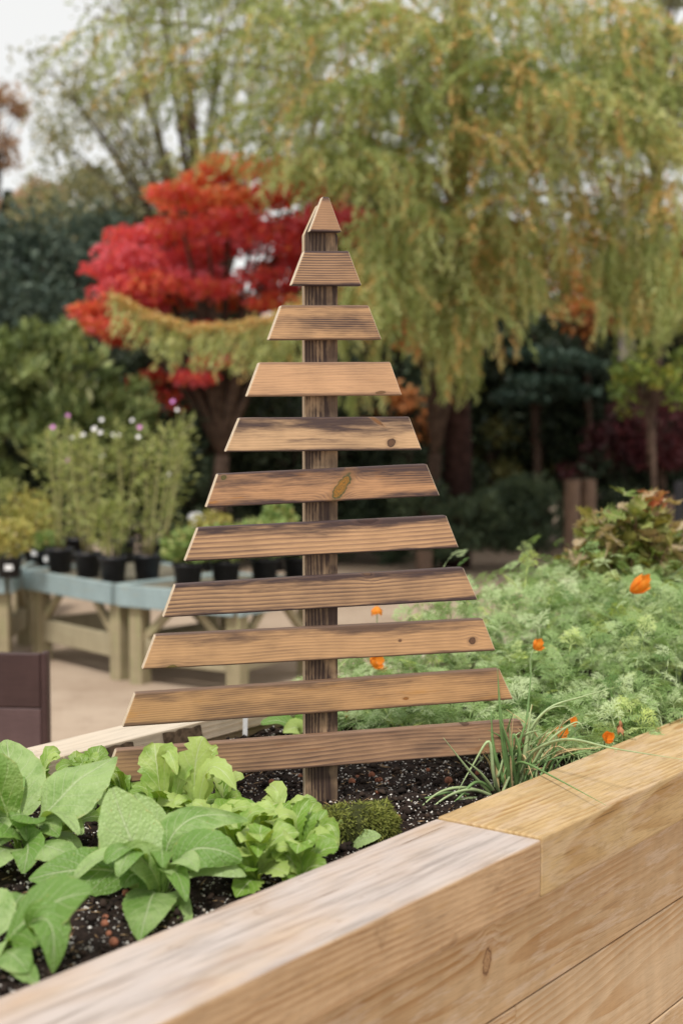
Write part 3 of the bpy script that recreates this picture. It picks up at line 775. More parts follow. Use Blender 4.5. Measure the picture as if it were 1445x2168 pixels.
L3(p_b, (632, 1560, yb), (600, 1528, yb - .01), (552, 1532, yb - .02), .05, LM_big, up=(0, -.4, .9), petiole=.1)
L3(p_b, (632, 1560, yb), (628, 1540, yb - .02), (600, 1552, yb - .06), .05, LM_must, up=(0, -.8, .5), petiole=.1)
L3(p_b, (632, 1560, yb), (645, 1525, yb), (662, 1515, yb), .05, LM_big, up=(-.2, -.8, .5), petiole=.1)
# white plant marker stake at the back wall
p_s = soilpt(519, 1566)
M_white = plain('white_plastic', (0.78, 0.79, 0.80), 0.4, 0.4, 0.04)
tag(box('plant_marker', (0.012, 0.002, 0.13), M_white, None, loc=(p_s.x, p_s.y, p_s.z + .03), rot=(0.04, 0.02, 0.2), bevel=.0006), 'thin white plastic marker stake by the back wall of the bed', 'marker')

# ------------------------------------------------------------------ moss clump
pm = soilpt(748, 1772)
moss = empty('moss_clump', pm, R(8), 'low block of green moss on the soil beside the foot of the post', 'moss')
M_mossb = plain('moss_core', (0.045, 0.05, 0.018), 0.95, 0.1, 0.4, 60)
bm = bmesh.new()
bmesh.ops.create_icosphere(bm, subdivisions=4, radius=1.0)
mw, md, mh = 0.082, 0.05, 0.072
def mshape(c):
    f = lambda x: math.copysign(abs(x) ** 0.55, x)
    q = Vector((f(c.x) * mw, f(c.y) * md, max(-0.01, f(c.z) * mh * (0.86 + 0.14 * c.x))))
    return q * (1 + 0.10 * mn.noise(c * 3.1) + 0.06 * mn.noise(c * 9))
tops_ = []
for v in bm.verts:
    c = v.co.copy(); v.co = mshape(c); tops_.append((v.co.copy(), c))
bmobj('moss_base', bm, M_mossb, moss, True)
n = 6500
dirs = unit(rng.normal(size=(n, 3))); dirs[:, 2] = np.abs(dirs[:, 2]) * 1.0
P = np.array([mshape(Vector(d)) for d in dirs])
axm = dirs * np.array([.5, .7, .3]) + rng.normal(size=(n, 3)) * .35 + np.array([0, -.15, -.25])
M_mosst = leafmat('moss_tuft', [(0, (0.07, 0.085, 0.02)), (0.45, (0.20, 0.23, 0.05)), (0.8, (0.34, 0.36, 0.08)), (1, (0.45, 0.45, 0.14))], 0.15, 0.8)
diamonds('moss_tufts', P + unit(axm) * .004, rng.uniform(.009, .017, n), .0022, axm, np.clip(rng.normal(.45, .25, n) + (P[:, 2] > mh * .5) * .1, 0, 1), M_mosst, moss)['kind'] = 'stuff'

# ------------------------------------------------------------------ spring onion / chive clump
M_chive = plain('chive_blade', (0.17, 0.29, 0.10), 0.42, 0.45, 0.2, 30)
M_chiveP = plain('chive_blade_pale', (0.38, 0.48, 0.24), 0.42, 0.45, 0.2, 30)
M_dry = plain('chive_blade_dry', (0.55, 0.42, 0.22), 0.7, 0.2, 0.2, 30)
pch = soilpt(1088, 1672)
chive = empty('chive_clump', pch, 0, 'clump of thin chive blades leaning over the front rail, right of the lowest slat', 'chives')
YC = pch.y
def blade(pts, r0, mat):
    pts = [at(*q) for q in pts]
    # smooth through the given points
    out = []
    n_ = len(pts)
    for i in range(n_ - 1):
        p0, p1, p2, p3 = pts[max(i - 1, 0)], pts[i], pts[i + 1], pts[min(i + 2, n_ - 1)]
        for k in range(7):
            t = k / 7
            out.append(0.5 * ((2 * p1) + (p2 - p0) * t + (2 * p0 - 5 * p1 + 4 * p2 - p3) * t * t + (3 * p1 - p0 - 3 * p2 + p3) * t ** 3))
    out.append(pts[-1])
    m = len(out)
    tube('blade', [q - pch for q in out], [max(.0004, 1.2 * r0 * (1 - (i / (m - 1)) ** 2.2)) for i in range(m)], mat, chive, 6)
b0 = (1085, 1675)
B_ = [
 ([(1080, 1680, 0), (1062, 1560, -.03), (1052, 1413, -.04)], .0046, M_chive),
 ([(1092, 1680, 0), (1110, 1560, 0), (1120, 1460, .02), (1126, 1388, .02)], .0030, M_chive),
 ([(1075, 1680, 0), (1045, 1590, -.02), (1038, 1495, -.02)], .0046, M_chive),
 ([(1085, 1680, 0), (1070, 1590, -.03), (1060, 1500, -.05)], .0040, M_chive),
 ([(1098, 1680, 0), (1112, 1580, -.02), (1124, 1490, -.02)], .0052, M_chiveP),
 ([(1090, 1680, 0), (1100, 1600, -.04), (1085, 1555, -.05), (1084, 1640, -.05)], .0034, M_chive),
 ([(1095, 1680, 0), (1080, 1590, -.04), (1056, 1520, -.06)], .0042, M_chive),
 ([(1100, 1670, 0), (1098, 1580, -.03), (1120, 1510, -.03)], .0036, M_chive),
 ([(1060, 1690, 0), (1044, 1640, -.04), (1034, 1570, -.05), (1000, 1620, -.06), (960, 1690, -.08)], .0036, M_chiveP),
 ([(1050, 1690, 0), (1000, 1640, -.06), (938, 1562, -.1)], .0030, M_chiveP),
 ([(1060, 1695, 0), (1000, 1672, -.06), (940, 1690, -.1), (880, 1745, -.12)], .0036, M_chiveP),
 ([(1060, 1695, 0), (990, 1690, -.06), (930, 1712, -.1), (872, 1750, -.14)], .0034, M_chiveP),
 ([(1050, 1695, 0), (960, 1678, -.06), (900, 1690, -.08), (832, 1704, -.1)], .0028, M_chive),
 ([(1050, 1690, 0), (985, 1668, -.05), (925, 1680, -.09), (865, 1735, -.13)], .0036, M_chiveP),
 ([(1060, 1690, 0), (1010, 1655, -.05), (960, 1700, -.09), (905, 1738, -.13)], .0034, M_chive),
 ([(1055, 1690, 0), (1020, 1640, -.05), (985, 1610, -.07)], .0030, M_chiveP),
 ([(1050, 1700, 0), (1000, 1690, -.04), (960, 1700, -.06), (930, 1722, -.08)], .0036, M_chive),
 ([(1100, 1640, -.02), (1130, 1590, -.1), (1200, 1565, -.2), (1300, 1585, -.3), (1445, 1608, -.42)], .0030, M_chiveP),
 ([(1090, 1620, -.02), (1110, 1615, -.1), (1180, 1650, -.25), (1282, 1705, -.45)], .0027, M_chive),
 ([(1100, 1660, 0), (1115, 1560, -.02), (1160, 1500, -.02), (1230, 1475, .02), (1300, 1455, .04)], .0026, M_chiveP),
 ([(1100, 1660, 0), (1130, 1540, -.02), (1165, 1500, -.02), (1205, 1495, -.02)], .0026, M_chiveP),
 ([(1108, 1660, 0), (1150, 1580, -.02), (1215, 1530, -.03), (1235, 1545, -.04)], .0026, M_chiveP),
 ([(1085, 1680, -.01), (1080, 1590, -.04), (1086, 1512, -.05)], .0020, M_dry),
 ([(1110, 1665, 0), (1112, 1560, -.01), (1126, 1492, -.01)], .0030, M_dry),
 ([(1120, 1655, 0), (1150, 1600, -.02), (1180, 1580, -.02), (1215, 1600, -.04)], .0018, M_dry),
 ([(1110, 1650, 0), (1108, 1600, -.05), (1130, 1655, -.08)], .0024, M_dry),
]
for pts, r0, mt in B_:
    blade([(x, y, YC + d) for x, y, d in pts], r0, mt)
for k in range(64):
    bx_, by_ = random.uniform(1040, 1165), random.uniform(1640, 1690)
    ln = random.uniform(60, 190); lean = random.uniform(-.6, 1.0)
    mt = random.choice([M_chive, M_chive, M_chiveP, M_chiveP, M_dry])
    blade([(bx_, by_, YC + random.uniform(-.03, .05)), (bx_ + lean * ln * .35, by_ - ln * .6, YC - .01), (bx_ + lean * ln * random.uniform(.8, 1.2), by_ - ln * random.uniform(.7, 1.0), YC - random.uniform(0, .06))], random.uniform(.0015, .0032), mt)

# ------------------------------------------------------------------ california poppy foliage: feathery mass
def feather_template(seed):
    rs = random.Random(seed)
    V, Q = [], []
    def seg(a, b, w, nrm):
        d = (b - a)
        s = d.cross(nrm)
        if s.length < 1e-6: return
        s = s.normalized() * w
        i = len(V)
        V.extend([a, a + d * .55 + s, b, a + d * .55 - s]); Q.append((i, i + 1, i + 2, i + 3))
    # petiole
    p = [Vector((0, 0, 0)), Vector((.25, 0, .16)), Vector((.5, 0, .22))]
    seg(p[0], p[1] + Vector((.02, 0, 0)), .012, Vector((0, 0, 1))); seg(p[1], p[2] + Vector((.02, 0, 0)), .012, Vector((0, 0, 1)))
    for br in (-1, -.5, 0, .5, 1):
        a = p[2] if abs(br) < .9 else p[2] - Vector((.04, 0, 0.01))
        ang = br * 0.95 + rs.uniform(-.12, .12)
        ln = (.40 - .12 * abs(br)) * rs.uniform(.85, 1.15)
        dirv = Vector((math.cos(ang), math.sin(ang), .05 - .15 * rs.random()))
        tip = a + dirv * ln
        tip.z -= ln * .28
        m = a + dirv * ln * .5
        seg(a, m + dirv * .02, .010, Vector((0, 0, 1)))
        for k, off in enumerate((-.75, -.35, 0, .35, .75)):
            st = a + (m - a) * (.55 + .45 * (1 - abs(off)))
            l2 = ln * (.55 - .18 * abs(off)) * rs.uniform(.8, 1.2)
            dv = Vector((math.cos(ang + off), math.sin(ang + off), -.25 - .3 * rs.random()))
            e = st + dv * l2
            seg(st, e, .0105, Vector((rs.uniform(-.3, .3), rs.uniform(-.3, .3), 1)))
            if abs(off) < .5:
                for o2 in (-.6, .6):
                    dv2 = Vector((math.cos(ang + off + o2), math.sin(ang + off + o2), -.3))
                    seg(st + (e - st) * .45, st + (e - st) * .45 + dv2 * l2 * .6, .0095, Vector((0, 0, 1)))
    return np.array([tuple(v) for v in V]), np.array(Q)
temps = [feather_template(k) for k in range(5)]
def pop_h(s, w):
    e = min(1.0, max(0.0, (s - 1.10 - 0.14 * mn.noise(Vector((w * 5, 0, 2)))) / 0.75))
    e = e * e * (3 - 2 * e)
    edge = 1 - 0.45 * max(0, 1 - w / .22) ** 1.5
    return (0.05 + 0.235 * e + 0.085 * mn.noise(Vector((s * 4.5, w * 4.5, 8))) * (0.4 + 0.6 * e)) * edge
def feathers(name, n, s_rng, size, mat, label, cat, surf=0.55):
    Vs, Qs, Ts = [], [], []
    off = 0
    cnt = 0
    while cnt < n:
        s = s_rng[0] + (s_rng[1] - s_rng[0]) * random.random() ** 1.35
        w = random.uniform(-0.03, BW + 0.05)
        h = pop_h(s, w)
        if s < 1.2 and random.random() > (s - 0.98) / .22 + 0.05: continue
        cnt += 1
        V, Q = temps[cnt % 5]
        f = random.random() ** surf
        if random.random() < .07: f *= 1.3
        sc = size * random.uniform(.65, 1.25)
        az = random.uniform(0, 6.283)
        el = random.uniform(-.5, 1.25) * (0.4 + .6 * f)
        M = Matrix.Rotation(az, 3, 'Z') @ Matrix.Rotation(-el, 3, 'Y') @ Matrix.Rotation(random.uniform(-.8, .8), 3, 'X')
        p = bed(s, w, SOIL_Z + h * f - sc * .35 * math.sin(max(0, el)))
        p = p - Vector((math.cos(az), math.sin(az), 0)) * sc * .45
        q = (V * sc) @ np.array(M).T + np.array(p)
        Vs.append(q); Qs.append(Q + off); off += len(V)
        t = min(1, max(0, random.gauss(.5, .25)))
        Ts.append(np.full(len(Q), t))
    o = npmesh(name, np.concatenate(Vs), np.concatenate(Qs), np.concatenate(Ts), mat)
    return tag(o, label, cat, kind='stuff')
M_feath = leafmat('poppy_foliage', [(0, (0.12, 0.22, 0.06)), (0.4, (0.33, 0.47, 0.18)), (0.75, (0.58, 0.68, 0.40)), (1, (0.56, 0.66, 0.20))], 0.35, 0.5, 0.3, (1, 1, .7))
feathers('poppy_foliage', 6500, (1.0, 4.3), 0.118, M_feath, 'mass of feathery grey-green poppy foliage filling the right of the bed', 'foliage')
# stalks winding through the foliage
M_stalk = plain('poppy_stalk', (0.33, 0.43, 0.22), 0.5, 0.3, 0.15, 30)
lst = []
for k in range(420):
    s = 1.05 + 3.0 * random.random() ** 1.3; w = random.uniform(0, BW)
    h = pop_h(s, w)
    a = bed(s, w, SOIL_Z); az = random.uniform(0, 6.283); rr = random.uniform(.03, .14)
    b = a + Vector((math.cos(az) * rr, math.sin(az) * rr, h * random.uniform(.8, 1.15)))
    lst.append((bez(a, a + Vector((0, 0, h * .9)), b, 6), [.0022, .002, .0019, .0017, .0015, .0012]))
tag(tubes('poppy_stalks', lst, M_stalk), 'thin pale green stalks winding through the poppy foliage', 'stalks', kind='stuff')

# poppy flowers
g = NB('poppy_petal', rough=0.5, spec=0.2)
vz = g.noise(g.mapv(g.coord(), (0, 0, 0), (60, 60, 12)), 1.0, 3)
pc_ = g.mix(g.rng(vz, .3, .7), (0.85, 0.23, 0.018), (0.88, 0.36, 0.05))
g.color(pc_); g.translucent(pc_, .35)
M_petal = g.m
M_wilt = plain('wilted_petal', (0.42, 0.20, 0.10), 0.8, 0.2, 0.3, 90)
M_bud = plain('poppy_bud', (0.30, 0.36, 0.16), 0.5, 0.3, 0.15)
def poppy(px, py, Y, size, axis, opened, label, stem_to=None, wilt=False):
    c = at(px, py, Y)
    axv = Vector(axis).normalized()
    fl = empty('poppy_flower', c, 0, label, 'flower', None if wilt else 'orange poppies')
    rot = axv.to_track_quat('Z', 'Y').to_matrix()
    for k in range(4):
        a0 = k * math.pi / 2 + .3
        V, Fs = [], []
        nu, nv = 8, 7
        for i in range(nu + 1):
            u = i / nu
            for j in range(nv + 1):
                q = j / nv * 2 - 1
                rad = size * (0.06 + (0.36 + opened) * min(1.0, u * 1.7) ** .6) * (1 if k % 2 else .86)
                if wilt: rad *= .45 + .25 * math.sin(u * 7 + k)
                hh = size * (1.15, .92, 1.0, .84)[k] * u * (1 - .22 * q * q * u) + size * .07 * math.sin(q * 6 + k * 2.3) * u
                th = a0 + q * 0.95 * (1 - .15 * u)
                V.append(rot @ Vector((rad * math.cos(th), rad * math.sin(th), hh - size * .5)))
        for i in range(nu):
            for j in range(nv): Fs.append((i * (nv + 1) + j, i * (nv + 1) + j + 1, (i + 1) * (nv + 1) + j + 1, (i + 1) * (nv + 1) + j))
        meshobj('petal', V, Fs, M_wilt if wilt else M_petal, fl, True)
    a = rot @ Vector((0, 0, -size * .5))
    q = c - BO
    foot = Vector((random.uniform(-.03, .03), random.uniform(-.02, .05), SOIL_Z - c.z)) if stem_to is None else Vector(stem_to)
    tube('stem', bez(a, a - axv * size * 1.6 + Vector((0, 0, -.01)), foot, 9), [.0017] * 9, M_stalk, fl, 6)
poppy(1352, 1240, 3.95, .060, (.75, -.2, .55), -.02, 'largest orange poppy, half closed, high in the foliage at the right edge')
poppy(797, 1293, 3.95, .026, (0, 0, -1), .25, 'orange poppy hanging in the gap right of the post under the eighth slat')
poppy(795, 1403, 3.85, .030, (.5, -.4, .5), .3, 'orange poppy in the gap just right of the post above the tenth slat')
poppy(1137, 1367, 3.60, .026, (.6, -.2, .6), .2, 'ragged orange poppy right of the ninth slat')
poppy(1214, 1529, 3.25, .022, (-.2, -.2, .9), .0, 'pale orange poppy bud-shaped bloom above the chives')
poppy(1186, 1553, 3.25, .022, (.5, -.6, .4), .3, 'deep orange poppy low behind the chives')
poppy(1285, 1563, 3.20, .024, (.2, -.7, .5), .15, 'small round deep orange poppy beside the front rail')
poppy(1312, 1540, 3.24, .032, (.05, -.1, -1), .0, 'brown wilted poppy hanging near the front rail', wilt=True)
poppy(812, 1420, 3.9, .018, (.6, -.2, .4), .2, 'tiny orange poppy tucked behind the tenth slat')
poppy(735, 1513, 3.75, .018, (-.2, -.5, .4), .2, 'tiny orange poppy beside the post low in the gap above the lowest slat')

# ------------------------------------------------------------------ oak-leaf shrub in the bed
posh = at(1345, 1225, 4.75); posh.z = SOIL_Z
shrub = empty('lobed_leaf_shrub', posh, 0, 'bronze-green shrub with lobed leaves and red tips at the right of the bed', 'shrub')
M_oak = []
for nm, c1, c2 in (('bronze_green_leaf', (0.28, 0.27, 0.07), (0.37, 0.35, 0.12)), ('green_lobed_leaf', (0.16, 0.23, 0.05), (0.30, 0.34, 0.10)), ('pink_bronze_leaf', (0.48, 0.36, 0.22), (0.55, 0.45, 0.30)), ('red_young_leaf', (0.50, 0.13, 0.06), (0.55, 0.27, 0.13))):
    M_oak.append(leaf_material(nm, c1, c2, (0.5, 0.45, 0.2), .3, (1.1, .95, .5), .3, 5.0))
def oak_mesh(mat, sd):
    e = leaf('leaf_source', (0, 0, 0), (.03, 0, .012), (.068, 0, -.004), .05, None, mat, teeth=1.1, blunt=1.2, petiole=.2, cup=.2, ripple=.14, nu=22, nv=6, seed=sd)
    me = e.data
    bpy.data.objects.remove(e)
    return me
oak_me = [[oak_mesh(m, 3 + 7 * k) for k in range(3)] for m in M_oak]
stems = []
for k in range(32):
    az = random.uniform(0, 6.283); rr = random.uniform(.02, .24); hh = random.uniform(.40, .62) * (1 - .2 * rr / .24)
    top = Vector((math.cos(az) * rr, math.sin(az) * rr * .7, hh))
    pts = bez((top.x * .4, top.y * .4, 0), top * .35 + Vector((0, 0, hh * .35)), top, 8)
    stems.append((pts, [.006 - .0006 * i for i in range(8)]))
    nl = 15
    for j in range(nl):
        t = .35 + .65 * j / (nl - 1)
        p = pts[min(7, int(t * 7))].lerp(pts[min(7, int(t * 7) + 1)], t * 7 % 1) + Vector((random.gauss(0, .012), random.gauss(0, .012), random.gauss(0, .01)))
        topness = p.z / .62
        kind = 3 if topness > .8 and random.random() < .45 else random.choice([0, 1, 1, 2, 0])
        if topness < .5 and random.random() < .5: kind = 1
        o = bpy.data.objects.new('leaf', random.choice(oak_me[kind]))
        o.location = p
        sc_l = random.uniform(.8, 1.4) * (0.75 if kind == 3 else 1)
        o.scale = (sc_l,) * 3
        o.rotation_euler = (random.gauss(0, .6), random.uniform(-.9, .6), random.uniform(0, 6.283))
        link(o, shrub)
tubes('stems', stems, plain('shrub_twig', (0.22, 0.13, 0.08), .8), shrub)

# ================================================================== DARK STAINED PLANTER AT THE LEFT
M_brown = wood('dark_stained_board', (0.075, 0.042, 0.040), (0.045, 0.026, 0.026), 0.008, (0.1, -0.2), (0, 0.02), 0.006, 21.0, .6, rough=.5, fibre=.3)
M_brown2 = wood('dark_stained_board_faded', (0.13, 0.082, 0.082), (0.09, 0.055, 0.056), 0.008, (0.1, 0.2), (0, 0.02), 0.006, 22.0, .6, rough=.5, fibre=.3)
pr = at(98, 1384, 4.9)
plb = empty('stained_panel', (pr.x, pr.y, 0), R(-6), 'dark brown stained timber board panel at the left edge behind the bed', 'panel')
zt = pr.z
hh = zt / 4
for k in range(4):
    box('board', (1.3, .03, hh - .003), M_brown2 if k == 2 else M_brown, plb, (-.672, .016, hh * (k + .5)), bevel=.004)
box('edge_post', (.022, .045, zt + .004), M_brown, plb, (-.0095, .02, zt / 2 + .002), bevel=.004)
box('edge_post', (.05, .045, zt + .004), M_brown, plb, (-1.35, .02, zt / 2 + .002), bevel=.004)
for xx in (-.15, -1.2):
    box('foot', (.06, .5, .05), M_brown, plb, (xx, .27, .025), bevel=.004)

# ================================================================== POTTING BENCHES
M_blue = wood('blue_grey_painted_board', (0.32, 0.415, 0.435), (0.24, 0.33, 0.35), 0.007, (0.1, -0.2), (0, .02), .005, 31.0, .5, rough=.55, stain=(0.33, 0.35, 0.30), stain_amt=.5, stain_c=.55, weather=(0.45, 0.53, 0.50), weather_amt=.6)
M_leg = wood('bench_leg_timber', (0.40, 0.34, 0.215), (0.25, 0.21, 0.13), 0.007, (.02, .02), (0, 0), .004, 33.0, .6, along='z', stain=(0.30, 0.31, 0.15), stain_amt=.6, stain_c=.5, fibre=.35)
M_str = wood('bench_rail_timber', (0.42, 0.37, 0.25), (0.29, 0.24, 0.15), 0.007, (.1, -.1), (0, 0), .004, 34.0, .6, stain=(0.3, 0.3, 0.2), stain_amt=.4, fibre=.35)
M_deck = wood('bench_deck_slat', (0.22, 0.20, 0.15), (0.14, 0.12, 0.09), 0.007, (.1, -.1), (0, 0), .004, 35.0, .6)
M_oldblue = plain('bench_dark_board', (0.12, 0.15, 0.16), .8)  # darker blue-grey board colour, not assigned to any part
BZ = 0.60
def bench(corners, label):
    """corners: front left, front right, back right, back left (x, y)"""
    c = [Vector((x, y, 0)) for x, y in corners]
    o = empty('potting_bench', c[0], 0, label, 'bench', 'blue potting benches')
    r = [q - c[0] for q in c]
    mid = (r[0] + r[1] + r[2] + r[3]) / 4
    for i in range(4):
        a, b = r[i], r[(i + 1) % 4]
        dr = (b - a).normalized()
        beam('fascia_board', a + dr * .001 + Vector((0, 0, BZ - .065)), b - dr * .035 + Vector((0, 0, BZ - .065)), .03, .13, M_blue, o, .004)
    for i in range(4):
        d1 = (r[(i + 1) % 4] - r[i]).normalized(); d0 = (r[(i - 1) % 4] - r[i]).normalized()
        p = r[i] + d1 * .085 + d0 * .075
        beam_o = box('leg', (.095, .095, BZ - .05), M_leg, o, (p.x, p.y, (BZ - .05) / 2), rot=(0, 0, math.atan2(d1.y, d1.x)), bevel=.005)
        q2 = r[(i + 1) % 4] + (-d1) * .09 + (r[(i + 2) % 4] - r[(i + 1) % 4]).normalized() * .075
        if i in (0, 1, 3):
            beam('stretcher', p + d1 * .05 + Vector((0, 0, .205)), q2 - d1 * .05 + Vector((0, 0, .205)), .035, .14, M_str, o, .004)
        if i == 0 or i == 1:
            beam('brace', p + d1 * .03 + Vector((0, 0, .27)), p + d1 * .24 + Vector((0, 0, BZ - .14)), .035, .05, M_leg, o, .003)
            beam('brace', q2 - d1 * .03 + Vector((0, 0, .27)), q2 - d1 * .24 + Vector((0, 0, BZ - .14)), .035, .05, M_leg, o, .003)
    nsl = 8
    for k in range(nsl):
        t = (k + .5) / nsl
        a = r[0].lerp(r[3], t); b = r[1].lerp(r[2], t)
        dr = (b - a).normalized()
        beam('deck_slat', a + dr * .03 + Vector((0, 0, BZ - .024)), b - dr * .03 + Vector((0, 0, BZ - .024)), (r[3] - r[0]).length / nsl * .86, .022, M_deck, o, .002)
    return o
bench([(-2.07, 9.26), (-1.345, 8.43), (-.75, 9.1), (-1.40, 9.9)], 'blue-edged potting bench with black pots, second from the left edge')
bench([(-1.322, 8.405), (-.575, 7.93), (-.10, 8.72), (-.72, 9.07)], 'blue-edged potting bench partly hidden behind the lower slats of the wooden tree')
bench([(-3.3, 8.93), (-2.10, 9.0), (-2.13, 9.95), (-3.3, 9.9)], 'blue-edged potting bench cut off by the left edge')
bench([(-3.7, 10.55), (-2.38, 10.75), (-2.35, 11.6), (-3.7, 11.5)], 'farther blue potting bench behind the one at the left edge')

# ------------------------------------------------------------------ potted plants on the benches
M_pot = plain('black_plastic_pot', (0.016, 0.017, 0.022), 0.45, 0.4, .2, 20)
M_compost = plain('compost_top', (0.09, 0.05, 0.035), .95, .1, .5, 60)
M_label = plain('white_plant_label', (0.75, 0.76, 0.78), .5, .3, .05)
def lathe(name, prof, mat, parent, n=20, loc=None):
    V, Fs = [], []
    for r_, z_ in prof:
        for k in range(n): V.append((r_ * math.cos(6.28318 * k / n), r_ * math.sin(6.28318 * k / n), z_))
    for i in range(len(prof) - 1):
        for k in range(n): Fs.append((i * n + k, i * n + (k + 1) % n, (i + 1) * n + (k + 1) % n, (i + 1) * n + k))
    Fs.append(tuple(range(n - 1, -1, -1)))
    return meshobj(name, V, Fs, mat, parent, True, loc)
M_tall = leafmat('tall_potted_foliage', [(0, (0.16, 0.21, 0.07)), (.4, (0.32, 0.37, 0.12)), (.8, (0.48, 0.51, 0.20)), (1, (0.58, 0.58, 0.30))], .4)
M_yel = leafmat('golden_potted_foliage', [(0, (0.26, 0.27, 0.07)), (.5, (0.43, 0.40, 0.12)), (.85, (0.55, 0.46, 0.13)), (1, (0.6, 0.5, 0.3))], .3)
M_grn = leafmat('green_potted_foliage', [(0, (0.13, 0.22, 0.06)), (.5, (0.28, 0.38, 0.12)), (.85, (0.42, 0.46, 0.18)), (1, (0.50, 0.42, 0.16))], .3)
M_twig = plain('green_brown_stem', (0.32, 0.30, 0.13), .7)
M_twig2 = plain('brown_stem', (0.20, 0.12, 0.07), .7)
M_wf = plain('white_flower_head', (0.82, 0.80, 0.80), .6, .2, .05)
M_pf = plain('pink_flower_head', (0.55, 0.22, 0.50), .6, .2, .1)
POT_Z = BZ - .012
def flower_head(parent, p, mat, r):
    V = [p]; Fs = []
    n = 10
    up_ = Vector((random.uniform(-.3, .3), -0.8, .5)).normalized()
    s = up_.cross(Vector((0, 0, 1))).normalized(); t = up_.cross(s)
    for k in range(n):
        a = 6.283 * k / n
        V.append(p + (s * math.cos(a) + t * math.sin(a)) * r * (1 if k % 2 else .72) + up_ * r * .2)
    V.append(p - up_ * r * .35)
    for k in range(n):
        Fs.append((0, 1 + k, 1 + (k + 1) % n)); Fs.append((n + 1, 1 + (k + 1) % n, 1 + k))
    meshobj('flower_head', V, Fs, mat, parent)
def potted(px, py, kind, h, label, spread=.12, r=.088, ph=.16, flowers=(), tag_=False, lean=0.0):
    p = onz(px, py, POT_Z)
    o = empty('potted_plant', p, 0, label, 'potted plant', 'potted plants on the benches')
    lathe('pot', [(r * .78, 0), (r * .96, ph * .86), (r * 1.06, ph * .86), (r * 1.06, ph), (r * .98, ph), (r * .95, ph - .018)], M_pot, o)
    lathe('compost', [(r * .4, ph - .03), (r * .95, ph - .022), (r * .5, ph - .008), (0.001, ph - .002)], M_compost, o)
    st, pts_all, axs = [], [], []
    if kind == 'tall':
        for k in range(6):
            az = random.uniform(0, 6.283); rr = random.uniform(.2, 1.0) * spread
            top = Vector((math.cos(az) * rr + lean, math.sin(az) * rr, ph + h * random.uniform(.72, 1.0)))
            b = Vector((math.cos(az) * .03, math.sin(az) * .03, ph - .02))
            pts = bez(b, (b + top) / 2 + Vector((random.uniform(-.05, .05), 0, .04)), top, 9)
            st.append((pts, [.006 - .0005 * i for i in range(9)]))
            m = 64
            t = rng.random(m) ** .75
            P_ = np.array([pts[min(7, int(q * 8))].lerp(pts[min(8, int(q * 8) + 1)], q * 8 % 1) for q in t])
            wid = .012 + .05 * np.sin(np.pi * np.clip(t * .9 + .08, 0, 1))
            off_ = rng.normal(size=(m, 3)) * wid[:, None] * np.array([1, 1, .5])
            keep = t > .14
            pts_all.append((P_ + off_)[keep]); axs.append((off_ + np.array([0, 0, .03]) + rng.normal(size=(m, 3)) * .015)[keep])
        Lf, Wf, mat = .065, .012, M_tall
        stm = M_twig
    else:
        m = 420
        d = unit(rng.normal(size=(m, 3))) * rng.random((m, 1)) ** .45
        P_ = np.array([0, 0, ph + h * .5]) + d * np.array([spread, spread, h * .55])
        pts_all.append(P_); axs.append(d + rng.normal(size=(m, 3)) * .5)
        for k in range(7):
            az = random.uniform(0, 6.283)
            st.append((bez((0, 0, ph - .02), (0, 0, ph + h * .4), (math.cos(az) * spread * .7, math.sin(az) * spread * .7, ph + h * .8), 5), [.005, .004, .004, .003, .002]))
        Lf, Wf, mat = (.05, .026, M_yel) if kind == 'gold' else (.06, .034, M_grn)
        stm = M_twig2
    P_ = np.concatenate(pts_all); A_ = np.concatenate(axs)
    diamonds('foliage', P_, rng.uniform(.6, 1.2, len(P_)) * Lf, Wf, A_, np.clip(rng.normal(.5, .25, len(P_)), 0, 1), mat, o)
    tubes('stems', st, stm, o)
    for (fx, fy, c) in flowers:
        q = at(fx, fy, p.y) - p
        flower_head(o, q, M_wf if c == 'w' else M_pf, random.uniform(.014, .022))
    if tag_: box('plant_label', (.05, .003, .035), M_label, o, (.02, -r * 1.1, ph * .55), rot=(-.1, 0, .2), bevel=.001)
    return o
T = 'tall'
potted(128, 1212, T, .80, 'tall feathery green plant in black pot, first at the left on the bench', .13, flowers=[(112, 905, 'p')])
potted(187, 1222, T, .88, 'tall feathery plant with white flowers in black pot, second on the bench', .15, flowers=[(153, 925, 'w'), (176, 921, 'w'), (200, 908, 'w'), (213, 916, 'w')])
potted(240, 1232, T, .42, 'thin straggly stemmed plant in black pot at the bench corner', .08)
potted(312, 1228, T, .82, 'tall airy plant in black pot nearest the slats left side', .15, flowers=[(296, 905, 'p'), (293, 925, 'w')], lean=.05)
potted(163, 1186, T, .84, 'tall feathery plant in the back row behind the first two pots', .15, flowers=[(215, 889, 'w'), (144, 880, 'p'), (142, 975, 'p')])
potted(262, 1190, T, .86, 'tall feathery plant in the back row behind the corner pot', .16, flowers=[(252, 921, 'w'), (240, 920, 'w'), (356, 1003, 'w'), (218, 967, 'w')])
potted(345, 1192, T, .90, 'tall leaning plant with pale blooms in the back row beside the slats', .17, flowers=[(366, 850, 'p'), (375, 868, 'w'), (280, 890, 'w')], lean=.12)
potted(398, 1245, 'green', .20, 'low bushy yellow-green potted plant left of the seventh slat', .17, .09, .15)
potted(478, 1240, 'green', .22, 'low leafy potted plant seen between the sixth and eighth slats', .18, .09, .15)
potted(560, 1232, 'green', .24, 'green potted plant seen between slats midway to the post', .19, .09, .15)
potted(628, 1225, 'green', .16, 'low green potted plant next to the post between slats', .14, .09, .14)
potted(590, 1208, 'green', .30, 'taller green potted plant with upright leaves behind the slats left of the post', .13, .09, .15)
potted(450, 1208, 'gold', .24, 'bushy golden potted plant behind the seventh slat', .16, .09, .15)
